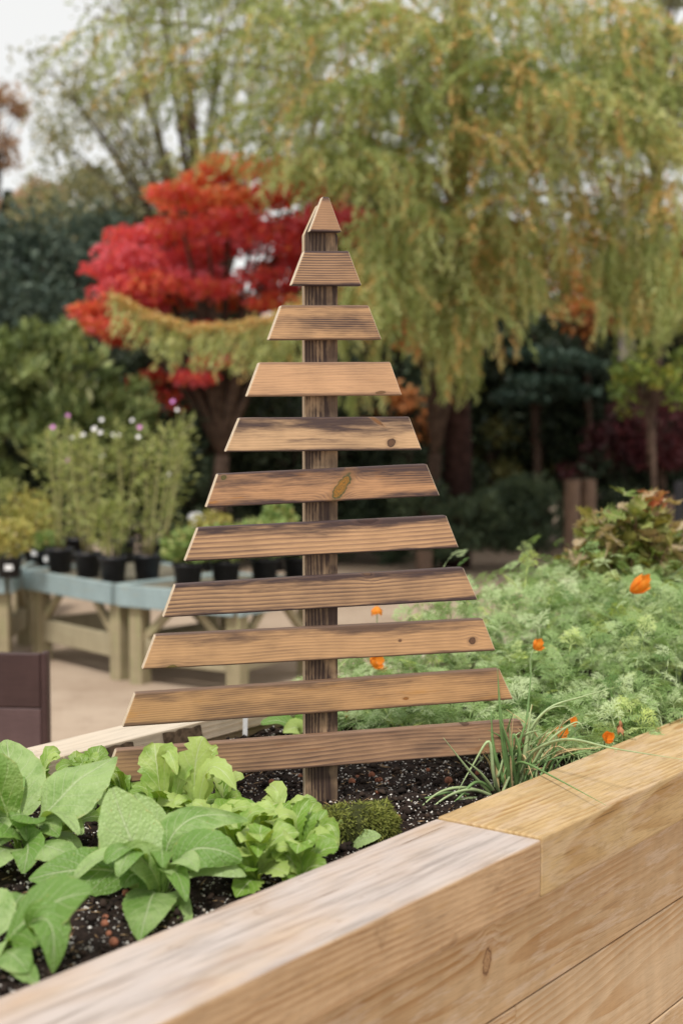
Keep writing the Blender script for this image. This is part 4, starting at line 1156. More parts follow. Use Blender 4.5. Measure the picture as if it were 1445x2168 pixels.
potted(20, 1222, 'gold', .24, 'golden bushy potted plant on the bench at the left edge', .18, .085, .13, tag_=True)
potted(75, 1190, 'gold', .30, 'golden bushy potted plant behind white labels left of the tall plants', .18, .085, .13, tag_=True)
potted(-20, 1200, 'gold', .2, 'golden potted plant cut off by the left edge', .17, .085, .13)
potted(60, 1165, 'gold', .34, 'orange-tinged golden plant on the farther bench', .2, .085, .13)
potted(15, 1165, T, .5, 'thin tall plant on the farther bench at the left edge', .12, .085, .13)
potted(100, 1200, 'green', .12, 'small low potted plant with a white label at the bench end', .10, .07, .11, tag_=True)
# white round label on a stick
pz = onz(388, 1190, POT_Z)
wl = empty('bench_sign', pz, 0, 'round white label on a slanting stick rising above the potted plants', 'sign')
pt_ = at(415, 1095, pz.y - .05) - pz
tube('stick', [(0, 0, 0), pt_ * .5, pt_], [.006, .006, .006], M_label, wl)
V = [pt_ + Vector((.055 * math.cos(a), -.004, .035 * math.sin(a))) for a in np.linspace(0, 6.283, 17)[:-1]]
V += [q + Vector((0, .008, 0)) for q in V]
meshobj('label_disc', V, [tuple(range(16)), tuple(range(31, 15, -1))] + [(i, 16 + i, 16 + (i + 1) % 16, (i + 1) % 16) for i in range(16)], M_label, wl)

# ================================================================== WEATHERED FENCE POSTS
M_opost = wood('weathered_post_timber', (0.23, 0.15, 0.105), (0.10, 0.065, 0.05), 0.02, (.02, .02), (0, 0), .02, 41.0, .8, along='z', stain=(0.10, 0.07, 0.055), stain_amt=.7, stain_c=.5, fibre=.5)
def post(px, pyt, Y, wd, label, rz=0.1, name='fence_post', mat=M_opost):
    p = at(px, pyt, Y)
    n_ = 10
    prof = []
    V, Fs = [], []
    for i in range(7):
        z = p.z * i / 6
        for k in range(n_):
            a = 6.283 * k / n_
            rr = wd / 2 * (1 + .10 * mn.noise(Vector((math.cos(a) * 1.5, math.sin(a) * 1.5, z * 2 + px))))
            V.append((rr * math.cos(a), rr * math.sin(a), z + (.02 * mn.noise(Vector((a, px, 0))) if i == 6 else 0)))
    for i in range(6):
        for k in range(n_): Fs.append((i * n_ + k, i * n_ + (k + 1) % n_, (i + 1) * n_ + (k + 1) % n_, (i + 1) * n_ + k))
    Fs.append(tuple(6 * n_ + k for k in range(n_)))
    o = meshobj(name, V, Fs, mat, None, False, (p.x, p.y, 0))
    o.rotation_euler = (0, 0, rz)
    return tag(o, label, 'post')
post(1211, 1016, 14.4, .165, 'thick weathered post, left one of the touching pair')
post(1244, 1015, 14.5, .165, 'thick weathered post, right one of the touching pair', .6)
post(1417, 1050, 13.0, .07, 'slim pale post behind the bronze shrub at the right edge')
post(1436, 1020, 12.6, .09, 'dark square post at the right edge', mat=plain('dark_post_paint', (.02, .02, .024), .6))
post(897, 1165, 14.2, .17, 'short brown stump post seen below the dark shrub, right of the post', mat=M_opost)

# ================================================================== TREES AND SHRUBS BEHIND
BARK = plain('dark_bark', (0.075, 0.05, 0.038), .95, .1, .4, 14, .5)
BARKR = plain('red_brown_bark', (0.04, 0.021, 0.018), .95, .1, .4, 14, .5)
BARKG = plain('grey_bark', (0.28, 0.25, 0.23), .9, .1, .3, 10, .4)
def tree(name, base, label, cat, trunk, limbs, leaf_pts, L, Wd, axis, tint, mat, bark=BARK, crown='crown', group=None):
    base = Vector(base)
    o = empty(name, base, 0, label, cat, group)
    if trunk: tube('trunk', [Vector(p) - base for p in trunk[0]], trunk[1], bark, o, 9)
    if limbs: tubes('limbs', [([Vector(p) - base for p in a], b) for a, b in limbs], bark, o, 6)
    diamonds(crown, leaf_pts - np.array(base), L, Wd, axis, tint, mat, o)
    return o
def pxpts(lst, Yj=0.4):
    return np.array([tuple(at(px, py, Y + random.uniform(-Yj, Yj))) for px, py, Y in lst])
def blobtree(name, px, pyc, Y, rx, rz, n, L, Wd, mat, label, cat='tree', ry=None, nclump=26, cr=.45, bark=BARK, flat=(1, 1, .8), up=.2, shell=.6, trunk=True, group=None, t0=.5):
    c = np.array(at(px, pyc, Y))
    ry = ry or rx * .8
    d = unit(rng.normal(size=(nclump, 3))) * (shell + (1 - shell) * rng.random((nclump, 1)))
    cs = c + d * np.array([rx, ry, rz])
    cs[:, 2] = np.maximum(cs[:, 2], 0.12)
    rad = rng.uniform(.6, 1.3, nclump) * cr
    P, idx, dd = clumps(n, cs, rad, flat, .42)
    P[:, 2] = np.maximum(P[:, 2], .02)
    tint = np.clip(rng.normal(t0, .2, n) + rng.normal(0, .14, nclump)[idx], 0, 1)
    base = (c[0], c[1], 0)
    tr = None; lb = None
    if trunk:
        tr = ([(c[0], c[1], -.05), (c[0] + .05, c[1], c[2] * .5), (c[0], c[1], c[2] + rz * .4)], [max(.04, rx * .09), rx * .07, .02])
        lb = [(bez((c[0], c[1], c[2] * .6), (c[0], c[1], c[2]), tuple(q), 5), [rx * .04, rx * .03, rx * .025, rx * .02, .01]) for q in cs[:: max(1, nclump // 12)]]
    return tree(name, base, label, cat, tr, lb, P, rng.uniform(.6, 1.3, n) * L, rng.uniform(.7, 1.2, n) * Wd, dd + rng.normal(size=(n, 3)) * .7 + np.array([0, 0, up]), tint, mat, bark, 'foliage' if cat == 'shrub' else 'crown', group)

M_oliv = leafmat('olive_autumn_leaf', [(0, (0.14, 0.15, 0.09)), (.5, (0.28, 0.29, 0.17)), (.85, (0.44, 0.41, 0.23)), (1, (0.6, 0.46, 0.22))], .4)
# --- far wood closing the view
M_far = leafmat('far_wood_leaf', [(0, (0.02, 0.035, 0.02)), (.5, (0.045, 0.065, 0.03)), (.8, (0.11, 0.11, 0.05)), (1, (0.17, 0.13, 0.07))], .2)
n = 42000
X = rng.uniform(-16, 16, n)
hgt = 4.6 + .9 * np.sin(X * .8) + .7 * np.sin(X * 2.1 + 1) + np.where(X < -6, -.4, 0)
P = np.stack([X, rng.uniform(29, 33, n), hgt * rng.random(n) ** .8], 1)
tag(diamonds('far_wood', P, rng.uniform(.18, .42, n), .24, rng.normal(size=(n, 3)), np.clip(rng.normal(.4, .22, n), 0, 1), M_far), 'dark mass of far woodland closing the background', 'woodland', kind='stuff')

# --- bluish conifers and dark evergreens on the left
M_con = leafmat('blue_green_conifer', [(0, (0.03, 0.05, 0.04)), (.5, (0.085, 0.125, 0.095)), (1, (0.20, 0.25, 0.19))], .15)
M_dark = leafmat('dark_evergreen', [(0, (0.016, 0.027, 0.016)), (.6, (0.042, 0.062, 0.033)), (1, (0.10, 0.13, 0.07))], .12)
M_laur = leafmat('laurel_leaf', [(0, (0.06, 0.09, 0.03)), (.45, (0.22, 0.28, 0.10)), (.8, (0.42, 0.47, 0.20)), (1, (0.55, 0.57, 0.32))], .3)
blobtree('conifer', 10, 640, 19, 1.2, 1.2, 9000, .16, .05, M_con, 'dark blue-green cloud-shaped conifer at the left edge', nclump=22, cr=.6, group='evergreens on the left')
blobtree('conifer', 190, 640, 20, 1.2, 1.3, 9000, .16, .05, M_con, 'dark blue-green conifer between the left edge and the red maple', nclump=22, cr=.6, group='evergreens on the left')
cp = at(18, 520, 26)
n = 6000; zz = rng.random(n) ** .7; aa = rng.uniform(0, 6.283, n); topz = at(18, 405, 26).z
rr = (1 - zz) * .95 * rng.random(n) ** .35
P = np.stack([cp.x + rr * np.cos(aa), cp.y + rr * np.sin(aa), 1.2 + zz * (topz - 1.2)], 1)
tree('conifer', (cp.x, cp.y, 0), 'small pointed dark conifer against the white sky at the left edge', 'tree', ([(cp.x, cp.y, 0), (cp.x, cp.y, topz)], [.12, .02]), None, P, .2, .07, np.stack([np.cos(aa), np.sin(aa), np.full(n, -.2)], 1), np.clip(rng.normal(.25, .2, n), 0, 1), M_con, group='evergreens on the left')
blobtree('laurel_bush', 60, 850, 13.2, .8, .8, 5200, .14, .046, M_laur, 'glossy yellow-green laurel bush left of the red maple', 'shrub', nclump=70, cr=.2, up=1.1, shell=.35, trunk=False, t0=.4)
blobtree('laurel_bush', 225, 900, 13.6, .5, .6, 2600, .13, .042, M_laur, 'smaller laurel bush under the lowest red maple leaves', 'shrub', nclump=40, cr=.16, up=1.1, shell=.25, t0=.4, trunk=False)
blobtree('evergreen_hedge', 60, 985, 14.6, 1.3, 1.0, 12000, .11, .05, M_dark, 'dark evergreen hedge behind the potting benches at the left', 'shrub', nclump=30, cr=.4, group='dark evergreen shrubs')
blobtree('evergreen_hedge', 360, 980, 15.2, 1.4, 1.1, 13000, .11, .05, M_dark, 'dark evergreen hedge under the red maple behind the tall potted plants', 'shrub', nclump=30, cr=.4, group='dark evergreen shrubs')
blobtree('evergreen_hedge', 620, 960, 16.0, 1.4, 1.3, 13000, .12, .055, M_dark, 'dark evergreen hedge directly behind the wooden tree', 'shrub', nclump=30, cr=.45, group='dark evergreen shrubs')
# --- dark evergreens on the right
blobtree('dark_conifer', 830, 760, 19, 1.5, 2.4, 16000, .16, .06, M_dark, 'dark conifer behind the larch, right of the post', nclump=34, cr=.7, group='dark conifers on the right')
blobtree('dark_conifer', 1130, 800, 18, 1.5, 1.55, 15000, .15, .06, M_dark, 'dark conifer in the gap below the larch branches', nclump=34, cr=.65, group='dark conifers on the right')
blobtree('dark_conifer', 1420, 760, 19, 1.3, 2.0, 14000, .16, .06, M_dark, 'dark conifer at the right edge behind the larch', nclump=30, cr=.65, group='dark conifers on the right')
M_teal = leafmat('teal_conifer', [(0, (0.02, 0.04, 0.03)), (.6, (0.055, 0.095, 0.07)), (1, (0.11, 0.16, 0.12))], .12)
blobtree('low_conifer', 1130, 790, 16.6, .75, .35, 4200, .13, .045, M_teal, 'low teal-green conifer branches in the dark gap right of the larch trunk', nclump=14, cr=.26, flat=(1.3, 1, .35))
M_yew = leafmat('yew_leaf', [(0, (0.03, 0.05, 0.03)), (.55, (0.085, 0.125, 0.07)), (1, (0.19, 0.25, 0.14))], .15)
blobtree('rounded_shrub', 950, 1105, 14.7, .62, .42, 6500, .07, .028, M_yew, 'dark rounded shrub on the sand right of the post', 'shrub', nclump=26, cr=.2, trunk=False, group='dark rounded shrubs')
blobtree('rounded_shrub', 1115, 1100, 14.9, .45, .42, 5200, .07, .028, M_yew, 'dark rounded shrub against the touching pair of posts', 'shrub', nclump=22, cr=.2, trunk=False, group='dark rounded shrubs')
blobtree('rounded_shrub', 790, 1130, 15.4, .55, .38, 4500, .07, .028, M_yew, 'dark rounded shrub just right of the post behind the slats', 'shrub', nclump=20, cr=.2, trunk=False, group='dark rounded shrubs')
M_ygs = leafmat('yellow_green_shrub', [(0, (0.08, 0.09, 0.03)), (.5, (0.20, 0.20, 0.07)), (1, (0.36, 0.33, 0.13))], .3)
blobtree('open_shrub', 1035, 975, 17.2, .5, .55, 2000, .09, .045, M_ygs, 'sparse yellow-green shrub above the dark rounded shrubs', 'shrub', nclump=16, cr=.22)
blobtree('open_shrub', 1150, 990, 18.0, .5, .5, 1600, .09, .045, M_ygs, 'sparse yellow-green shrub left of the thick posts', 'shrub', nclump=14, cr=.2, t0=.3)
blobtree('mound_shrub', 1240, 965, 17.0, .42, .16, 3000, .10, .02, M_yew, 'flat-topped green mound behind the thick posts', 'shrub', nclump=16, cr=.16, t0=.75, trunk=True)
M_purp = leafmat('purple_red_leaf', [(0, (0.035, 0.012, 0.014)), (.6, (0.10, 0.022, 0.03)), (1, (0.22, 0.05, 0.06))], .25)
blobtree('purple_shrub', 1395, 915, 15.5, .55, .35, 3200, .09, .05, M_purp, 'dark purple-red shrub at the right edge', 'shrub', nclump=18, cr=.22, t0=.25)
blobtree('purple_shrub', 1300, 985, 16.5, .5, .4, 2400, .09, .05, M_purp, 'dim brownish-purple shrub right of the thick posts', 'shrub', nclump=16, cr=.22, t0=.2)
M_brt = leafmat('bright_green_leaf', [(0, (0.10, 0.15, 0.04)), (.6, (0.24, 0.33, 0.08)), (1, (0.46, 0.44, 0.10))], .4)
blobtree('young_tree', 1375, 800, 12.5, .38, .40, 650, .075, .05, M_brt, 'thin young tree with bright green leaves at the right edge', nclump=20, cr=.13)
M_org = leafmat('orange_autumn_leaf', [(0, (0.20, 0.07, 0.02)), (.6, (0.48, 0.17, 0.05)), (1, (0.6, 0.30, 0.12))], .35)
blobtree('orange_tree', 1330, 560, 17.5, .95, 1.0, 1500, .12, .07, M_org, 'orange autumn tree glimpsed behind the larch at the right', nclump=22, cr=.3, bark=BARKG)
blobtree('orange_tree', 860, 880, 17.0, .6, .4, 500, .11, .07, M_org, 'low orange autumn branches right of the post behind the fifth slat', nclump=10, cr=.2)
blobtree('orange_tree', 1240, 660, 16.5, .5, .3, 420, .11, .07, M_org, 'orange leaf sprays in the dark gap under the larch', nclump=8, cr=.18)
blobtree('autumn_tree', 1390, 150, 16.5, .9, 1.0, 2600, .12, .07, M_oliv, 'olive and orange autumn tree behind the larch in the top right corner', nclump=34, cr=.3, t0=.65)
blobtree('evergreen_hedge', 1330, 1060, 16.2, 1.0, .5, 6000, .11, .05, M_dark, 'dark evergreen hedge behind the thick posts at the right', 'shrub', nclump=22, cr=.32, group='dark evergreen shrubs')
blobtree('evergreen_hedge', 1010, 1040, 17.6, 1.2, .6, 7000, .11, .05, M_dark, 'dark evergreen hedge behind the dark rounded shrubs', 'shrub', nclump=24, cr=.34, group='dark evergreen shrubs')
bx0 = at(1325, 640, 16.2)
tube_b = empty('pale_trunk_tree', (bx0.x, bx0.y, 0), 0, 'slim pale grey tree trunk behind the larch at the right', 'tree')
tube('trunk', [(0, 0, 0), (-.03, 0, bx0.z), (-.06, 0, 4.2), (0, 0, 6)], [.07, .055, .045, .02], BARKG, tube_b, 9)
tubes('limbs', [(bez((-.06, 0, 3.4), (.2, 0, 4), (.6, 0, 5), 5), [.03, .025, .02, .015, .01]), (bez((-.05, 0, 3.8), (-.3, 0, 4.4), (-.6, 0, 5.4), 5), [.03, .025, .02, .015, .01])], BARKG, tube_b)

# --- tall fine-leaved tree against the sky (upper left) and far autumn trees
cs = []
for k in range(150):
    px = random.gauss(400, 170); py = random.uniform(-150, 470)
    if px < 150 - 0.25 * (py - 200) and py < 330: continue
    if px < 60: continue
    cs.append((px, py, 21))
for k in range(75): cs.append((random.uniform(75, 340), random.uniform(120, 460), 21))
cs = pxpts(cs, 2.0)
n = 10000
P, idx, dd = clumps(n, cs, rng.uniform(.25, .6, len(cs)), (1, 1, .8), .5)
low = rng.random(n)
b0_ = at(420, 800, 21)
limbs = [(bez((b0_.x, 21, 1.5), (b0_.x + random.uniform(-.3, .3), 21, 4), tuple(q), 7), [.09, .07, .05, .04, .03, .02, .008]) for q in cs[::5]]
tree('fine_leaved_tree', (b0_.x, 21, 0), 'tall airy tree with small olive leaves against the white sky at upper left', 'tree', ([(b0_.x, 21, -.05), (b0_.x + .1, 21, 3), (b0_.x - .1, 21, 6.5)], [.2, .16, .06]), limbs, P, rng.uniform(.06, .12, n), .05, rng.normal(size=(n, 3)), np.clip(rng.normal(.5, .25, n), 0, 1), M_oliv, BARK)
# lower, denser part of the same backdrop
blobtree('olive_shrub_tree', 310, 455, 23.5, 2.2, .75, 4500, .13, .075, M_oliv, 'dense olive-leaved tree between the conifers and the red maple', nclump=40, cr=.4)
M_brn = leafmat('brown_autumn_leaf', [(0, (0.30, 0.18, 0.12)), (.6, (0.48, 0.30, 0.20)), (1, (0.60, 0.42, 0.28))], .4)
blobtree('brown_tree', -10, 265, 31, .75, .9, 1300, .15, .1, M_brn, 'far russet-brown tree against the sky at the left edge', nclump=26, cr=.32)
blobtree('brown_tree', 85, 440, 30, .8, .5, 1800, .15, .1, M_brn, 'far tan tree above the pointed conifer at the left', nclump=18, cr=.3, t0=.8)

# --- red japanese maple
def maple(lst, Y, n, rad, label, mat, base_px, L=.085):
    c = pxpts([(a + 18, b, Y) for a, b, *_ in lst], .45)
    wts = np.array([q[2] if len(q) > 2 else 1.0 for q in lst])
    c0 = c
    P, idx, dd = clumps(n, c, rad * np.sqrt(wts), (1.25, 1, .42), .5)
    hue = np.array([q[3] if len(q) > 3 else .5 for q in lst])
    tint = np.clip(hue[idx] + .04 + rng.normal(0, .2, n), 0, 1)
    b = at(base_px, 1000, Y); b.z = 0
    fork = Vector((b.x + .1, b.y, 1.2))
    limbs = [(bez(fork, fork + (Vector(q) - fork) * .4 + Vector((0, 0, .5)), tuple(q), 7), [.05, .042, .035, .028, .02, .014, .006]) for q in c0[::2]]
    return tree('red_maple', (b.x, b.y, 0), label, 'tree', ([(b.x, b.y, -.05), (b.x + .04, b.y, .6), tuple(fork)], [.11, .09, .07]), limbs, P, rng.uniform(.7, 1.3, n) * L, L * .62, dd * np.array([1, 1, .3]) + rng.normal(size=(n, 3)) * .5 + np.array([0, 0, -.15]), tint, mat, BARK)
M_maple = leafmat('red_maple_leaf', [(0, (0.70, 0.34, 0.11)), (.3, (0.76, 0.20, 0.08)), (.6, (0.76, 0.11, 0.10)), (1, (0.78, 0.18, 0.23))], .4, .5, .3, (1.1, .7, .6))
# photo spots: px, py, weight, hue (0 orange .. 1 crimson pink)
mp = [(465, 350, 1, .1), (420, 385, 1, .25), (540, 365, 1, .15), (600, 355, 1, .15), (350, 410, .8, .3), (390, 430, 1.2, .35), (470, 420, 1.2, .2), (545, 420, 1, .3), (620, 385, 1, .7), (660, 410, 1, .85), (590, 405, 1, .5),
      (360, 480, 1, .45), (420, 480, 1.2, .6), (490, 465, 1.1, .55), (540, 500, 1.2, .7), (470, 520, 1.2, .8), (400, 540, 1, .6), (330, 500, 1, .55), (270, 500, 1, .7), (250, 540, 1.2, .85), (300, 550, 1.2, .75), (220, 570, .9, .8), (340, 590, 1.1, .85), (290, 600, 1.1, .5), (240, 615, 1, .65),
      (390, 580, 1.1, .8), (600, 480, 1, .8), (650, 470, 1, .85), (690, 450, .8, .8), (620, 520, 1.1, .7), (580, 560, 1.1, .65), (640, 560, 1, .75), (540, 590, 1, .7), (700, 500, .7, .9), (735, 460, .5, .8), (755, 500, .6, .95), (190, 660, .8, .3), (230, 690, .9, .4), (200, 690, .6, .25), (250, 660, 1, .7), (290, 650, .8, .8),
      (430, 610, .9, .6), (480, 640, .6, .2), (560, 640, .7, .3), (600, 620, .8, .9), (350, 640, .5, .3), (610, 690, .6, .9), (420, 700, .5, .3), (510, 690, .4, .4), (440, 740, .5, .55), (310, 810, .8, .35), (350, 790, .8, .5), (360, 840, .9, .4), (330, 860, .6, .4), (395, 800, .5, .6), (430, 765, .4, .6), (250, 720, .5, .3)]
maple(mp, 14.2, 15500, .29, 'bright red and orange japanese maple behind the upper slats', M_maple, 450)
mp2 = [(945, 545, .5, .8), (955, 575, .5, .8), (1045, 540, .5, .75), (935, 645, .6, .8), (930, 660, .5, .7), (880, 700, .8, .35), (870, 730, .8, .25), (915, 715, .6, .3), (900, 480, .4, .4), (920, 560, .4, .4), (850, 690, .5, .3), (985, 520, .3, .3), (830, 480, .4, .6)]
maple(mp2, 14.8, 1500, .26, 'second red maple glimpsed through the hanging larch to the right of the post', M_maple, 900)

# --- weeping larch: limbs with hanging needle strands
TL = at(965, 880, 15.0); TL.z = 0
M_larch = leafmat('larch_needles', [(0, (0.16, 0.21, 0.07)), (.35, (0.36, 0.43, 0.16)), (.65, (0.60, 0.64, 0.31)), (.82, (0.68, 0.60, 0.29)), (1, (0.78, 0.47, 0.19))], .42, .6, .2, (1, 1, .55))
larch = empty('weeping_larch', TL, 0, 'big weeping larch with hanging yellow-green needle strands filling the upper right', 'tree')
tube('trunk', [(0, 0, -.05), (.02, 0, 1.2), (-.04, .05, 3), (.03, 0, 5), (0, .05, 8.2)], [.17, .15, .13, .10, .03], BARKR, larch, 10)
# limbs: start height on trunk, tip (px, py, Y), mid-lift, strand length (px at tip scale), density, orange share
LB = [
 (3.4, (640, 655, 12.2), .10, .30, .7, .45),
 (4.6, (200, 40, 12.0), .55, .75, .8, .1), (4.4, (330, 130, 12.3), .5, .60, .75, .15), (4.2, (480, 230, 12.2), .4, .55, 1.0, .15), (4.0, (400, 300, 12.6), .4, .30, .6, .2),
 (4.3, (600, 180, 11.9), .4, .60, 1.2, .2), (3.9, (700, 280, 11.7), .3, .55, 1.2, .15), (3.6, (560, 300, 12.0), .3, .35, .9, .15), (3.7, (650, 320, 11.5), .25, .32, 1.0, .1),
 (4.8, (550, 20, 12.0), .5, .75, 1.2, .2), (5.0, (780, 10, 11.8), .4, .80, 1.4, .25), (5.3, (290, -90, 12.3), .5, .7, .8, .1), (4.9, (400, -60, 12.3), .6, .7, 1.0, .1), (5.3, (650, -120, 12.0), .5, .8, 1.2, .2), (5.4, (1000, -120, 11.7), .4, .9, 1.4, .3),
 (4.2, (860, 120, 11.6), .3, .70, 1.4, .3), (3.8, (800, 330, 11.6), .25, .60, 1.3, .2), (3.5, (870, 430, 11.8), .2, .60, 1.2, .4), (3.1, (830, 540, 12.2), .2, .75, 1.2, .2), (3.0, (770, 560, 12.0), .2, .70, 1.1, .25),
 (4.4, (1110, 100, 11.4), .3, .80, 1.6, .3), (4.0, (1010, 250, 11.6), .25, .70, 1.4, .4), (4.2, (1230, 170, 11.5), .35, .80, 1.5, .1), (4.5, (1330, 120, 11.7), .4, .70, 1.2, .15), (3.9, (1180, 330, 11.7), .3, .45, .8, .2), (3.7, (1090, 400, 11.9), .2, .55, 1.1, .4),
 (4.9, (1440, 60, 12.2), .4, .75, 1.0, .2), (4.3, (1430, 300, 12.0), .4, .75, 1.0, .3), (3.8, (1440, 470, 12.2), .35, .80, 1.1, .2), (3.6, (1380, 560, 12.4), .3, .60, 1.0, .15), (3.7, (1330, 480, 12.6), .3, .50, .8, .2), (3.6, (1290, 600, 12.8), .25, .40, .7, .1),
 (3.2, (960, 540, 12.6), .15, 1.00, 1.7, .3), (3.3, (1000, 560, 12.5), .15, .85, 1.2, .35), (3.4, (1110, 520, 12.4), .2, .50, .9, .25), (3.5, (1190, 500, 12.6), .2, .33, .7, .7), (3.4, (1050, 470, 12.4), .2, .50, .9, .5), (5.2, (1250, -60, 11.6), .4, .9, 1.3, .2), (4.6, (1440, 170, 11.9), .4, .7, 1.3, .25), (4.4, (1370, 240, 12.1), .35, .6, 1.2, .4), (4.1, (1290, 290, 12.0), .3, .35, .7, .2), (4.0, (1450, 400, 12.1), .4, .6, 1.2, .35), (4.9, (1350, 10, 12.0), .4, .7, 1.2, .3), (4.7, (960, 40, 11.5), .3, .8, 1.5, .3), (4.1, (720, 150, 11.6), .3, .6, 1.2, .15),
]
P_l, A_l, T_l, Len_l = [], [], [], []
tw = []
for (h0, tip, lift, sl, dens, orange) in LB:
    a = Vector((0, 0, h0)); b = at(*tip) - TL
    mid = (a + b) * .5 + Vector((0, 0, lift))
    pts = bez(a, mid, b, 14)
    tw.append((pts, [.018 * (1 - i / 15) + .004 for i in range(14)]))
    dirb = (b - a); dirb.z = 0; dirb.normalize()
    perp = Vector((-dirb.y, dirb.x, 0))
    length = (b - a).length
    ns_ = int(21 * dens * length); sl *= 1.2
    ltint = random.gauss(0, .10)
    for k in range(ns_):
        t = .3 + .7 * random.random() ** .6
        p = pts[min(12, int(t * 13))].lerp(pts[min(13, int(t * 13) + 1)], t * 13 % 1)
        side = random.gauss(0, .36) * (1 - .5 * t)
        p = p + perp * side + Vector((0, 0, -abs(side) * .45 + random.gauss(0, .03))) + dirb * abs(side) * .4
        L_ = sl * random.uniform(.35, 1.15) * (1.05 - .35 * t)
        spray = random.random() < .55
        m = max(6, int(L_ / .017))
        q = (np.arange(m) + rng.random(m)) / m
        drift = np.array(dirb) * random.uniform(0, .24) + np.array(perp) * random.gauss(0, .06)
        if spray:
            sa = random.choice((-1, 1)) * random.uniform(.4, 1.3)
            dv = np.array(dirb) * math.cos(sa) + np.array(perp) * math.sin(sa)
            L2 = min(.8, L_ * 1.15)
            pos = np.array(p) + dv * (q * L2)[:, None] + np.stack([rng.normal(0, .016, m), rng.normal(0, .016, m), -.35 * L2 * q * q * 1.6 - .1 * L2 * q + rng.normal(0, .012, m)], 1)
            ax_ = dv + rng.normal(size=(m, 3)) * .55 + np.array([0, 0, -.35])
        else:
            pos = np.array(p) + drift * q[:, None] * L_ * 2 + np.stack([rng.normal(0, .019, m), rng.normal(0, .019, m), -q * L_], 1)
            ax_ = np.stack([rng.normal(0, .55, m), rng.normal(0, .55, m), np.full(m, -1.0)], 1)
        P_l.append(pos)
        A_l.append(ax_)
        base_t = .93 if random.random() < orange * .6 else random.gauss(.43 + ltint, .18)
        T_l.append(np.clip(base_t + rng.normal(0, .07, m), 0, 1))
        if k % 3 == 0 and not spray: tw.append(([p, p + Vector(drift) * L_ + Vector((0, 0, -L_ * .5)), p + Vector(drift) * L_ * 2 + Vector((0, 0, -L_ * .95))], [.004, .003, .0015]))
    # needles along the limb itself
    m = int(60 * length)
    q = .25 + .75 * rng.random(m)
    pp = np.array([pts[min(12, int(x * 13))].lerp(pts[min(13, int(x * 13) + 1)], x * 13 % 1) for x in q])
    P_l.append(pp + rng.normal(size=(m, 3)) * .018); A_l.append(rng.normal(size=(m, 3)) + np.array(dirb) * .8); T_l.append(np.clip(rng.normal(.55 + .4 * orange, .12, m), 0, 1))
# separate long hanging curtains at the lower edge of the crown: px, top, bottom, half width, depth, strands, orange
for (cx_, y0_, y1_, hw_, Yc, cnt, og) in [(965, 520, 875, 58, 12.6, 93, .3), (930, 560, 860, 35, 12.5, 24, .3), (1000, 600, 800, 40, 12.5, 31, .1), (1108, 470, 690, 45, 12.3, 46, .25), (1195, 470, 600, 35, 12.3, 25, .9),
        (1350, 520, 770, 85, 12.4, 102, .15), (1420, 500, 740, 50, 12.2, 59, .1), (1300, 500, 700, 50, 12.6, 51, .2), (850, 430, 780, 60, 12.2, 68, .25), (780, 470, 760, 55, 12.0, 62, .25), (770, 700, 900, 50, 12.4, 31, .15), (880, 400, 640, 50, 12.3, 43, .4),
        (540, 690, 850, 70, 12.1, 16, .2), (620, 640, 850, 50, 12.2, 34, .25)]:
    for k in range(cnt):
        xx = cx_ + random.uniform(-1, 1) * hw_
        e_ = abs(xx - cx_) / hw_
        ya = y0_ + random.uniform(0, .55) * (y1_ - y0_)
        yb_ = min(y1_ * 1.0, ya + random.uniform(.25, .6) * (y1_ - y0_)) - e_ * .12 * (y1_ - y0_)
        p = at(xx, ya, Yc + random.uniform(-.25, .25)) - TL
        L_ = max(.08, (yb_ - ya) * Yc / F)
        m = max(5, int(L_ / .014)); q = (np.arange(m) + rng.random(m)) / m
        sway = random.gauss(0, .12)
        P_l.append(np.array(p) + np.stack([sway * L_ * q + rng.normal(0, .018, m), rng.normal(0, .02, m), -q * L_], 1))
        A_l.append(np.stack([rng.normal(0, .55, m), rng.normal(0, .55, m), np.full(m, -1.0)], 1))
        bt = .93 if random.random() < og * .5 else random.gauss(.5, .14)
        T_l.append(np.clip(bt + rng.normal(0, .07, m), 0, 1))
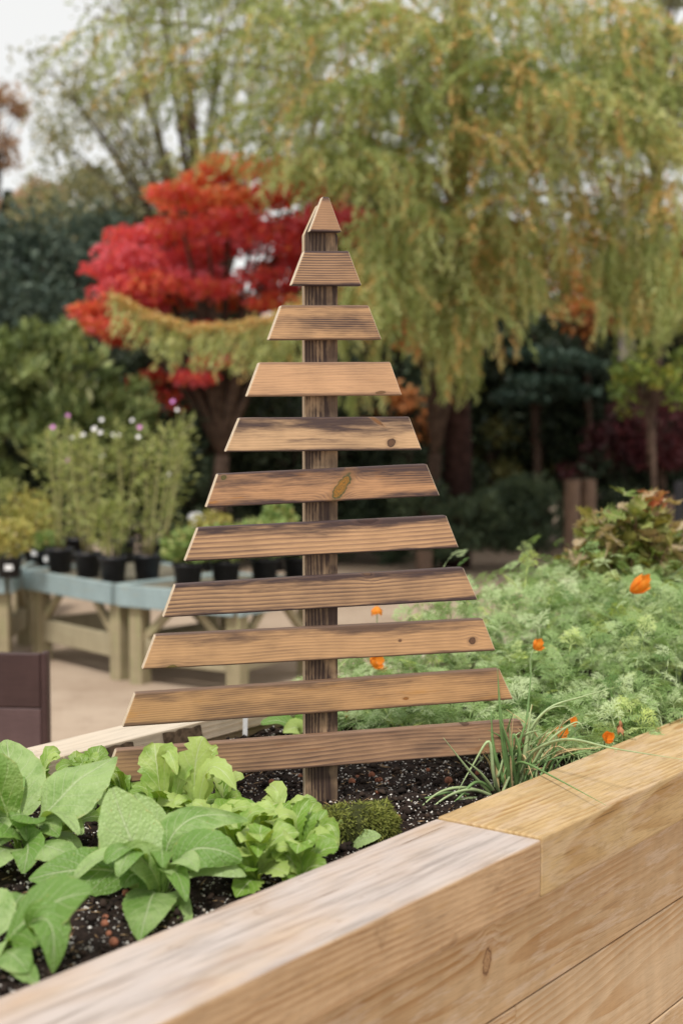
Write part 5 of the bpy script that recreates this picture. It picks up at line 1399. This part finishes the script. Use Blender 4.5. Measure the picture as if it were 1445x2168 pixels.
# the long orange-tipped branch sweeping left in front of the red maple
bp = [at(x, y, Y) - TL for x, y, Y in ((800, 560, 13.2), (700, 625, 12.4), (600, 668, 12.0), (500, 692, 11.8), (400, 697, 11.7), (310, 668, 11.6), (222, 616, 11.5))]
bpts = []
for i in range(len(bp) - 1):
    for k in range(6): bpts.append(bp[i].lerp(bp[i + 1], k / 6))
bpts.append(bp[-1])
bpts = [Vector((0, 0, 3.2)), Vector((0, 0, 3.2)).lerp(bpts[0], .5) + Vector((0, 0, .15))] + bpts
tw.append((bpts, [.022 * (1 - i / len(bpts)) + .005 for i in range(len(bpts))]))
m = 1500
q = rng.random(m) * (len(bpts) - 5) + 3
pp = np.array([bpts[int(x)].lerp(bpts[min(len(bpts) - 1, int(x) + 1)], x % 1) for x in q])
P_l.append(pp + rng.normal(size=(m, 3)) * np.array([.025, .03, .022])); A_l.append(rng.normal(size=(m, 3)) + np.array([-.7, 0, 0])); T_l.append(np.clip(rng.normal(.93, .06, m), 0, 1))
for k in range(170):
    x = 3 + random.random() ** .85 * (len(bpts) - 5)
    p = bpts[int(x)].lerp(bpts[min(len(bpts) - 1, int(x) + 1)], x % 1)
    fr_ = x / len(bpts)
    L_ = random.uniform(.15, .62) * (1.1 - .75 * fr_)
    m = max(6, int(L_ / .014)); q = (np.arange(m) + rng.random(m)) / m
    dx_ = random.uniform(-.75, .15); dy_ = random.gauss(0, .3)
    P_l.append(np.array(p) + np.stack([dx_ * L_ * q + rng.normal(0, .013, m), dy_ * L_ * q + rng.normal(0, .013, m), -L_ * q * (.35 + .65 * q) + rng.normal(0, .01, m)], 1))
    A_l.append(np.stack([np.full(m, dx_) + rng.normal(0, .5, m), rng.normal(0, .5, m), np.full(m, -.8)], 1))
    T_l.append(np.clip((.9 - .35 * q if random.random() < .5 else .6) + rng.normal(0, .08, m), 0, 1))
P = np.concatenate(P_l); A = np.concatenate(A_l); T_ = np.concatenate(T_l)
tubes('branches', tw, plain('larch_twig', (0.17, 0.10, 0.06), .9), larch, 4)
diamonds('needle_strands', P, rng.uniform(.05, .10, len(P)), .0165, A, T_, M_larch, larch)
print('larch faces', len(P))
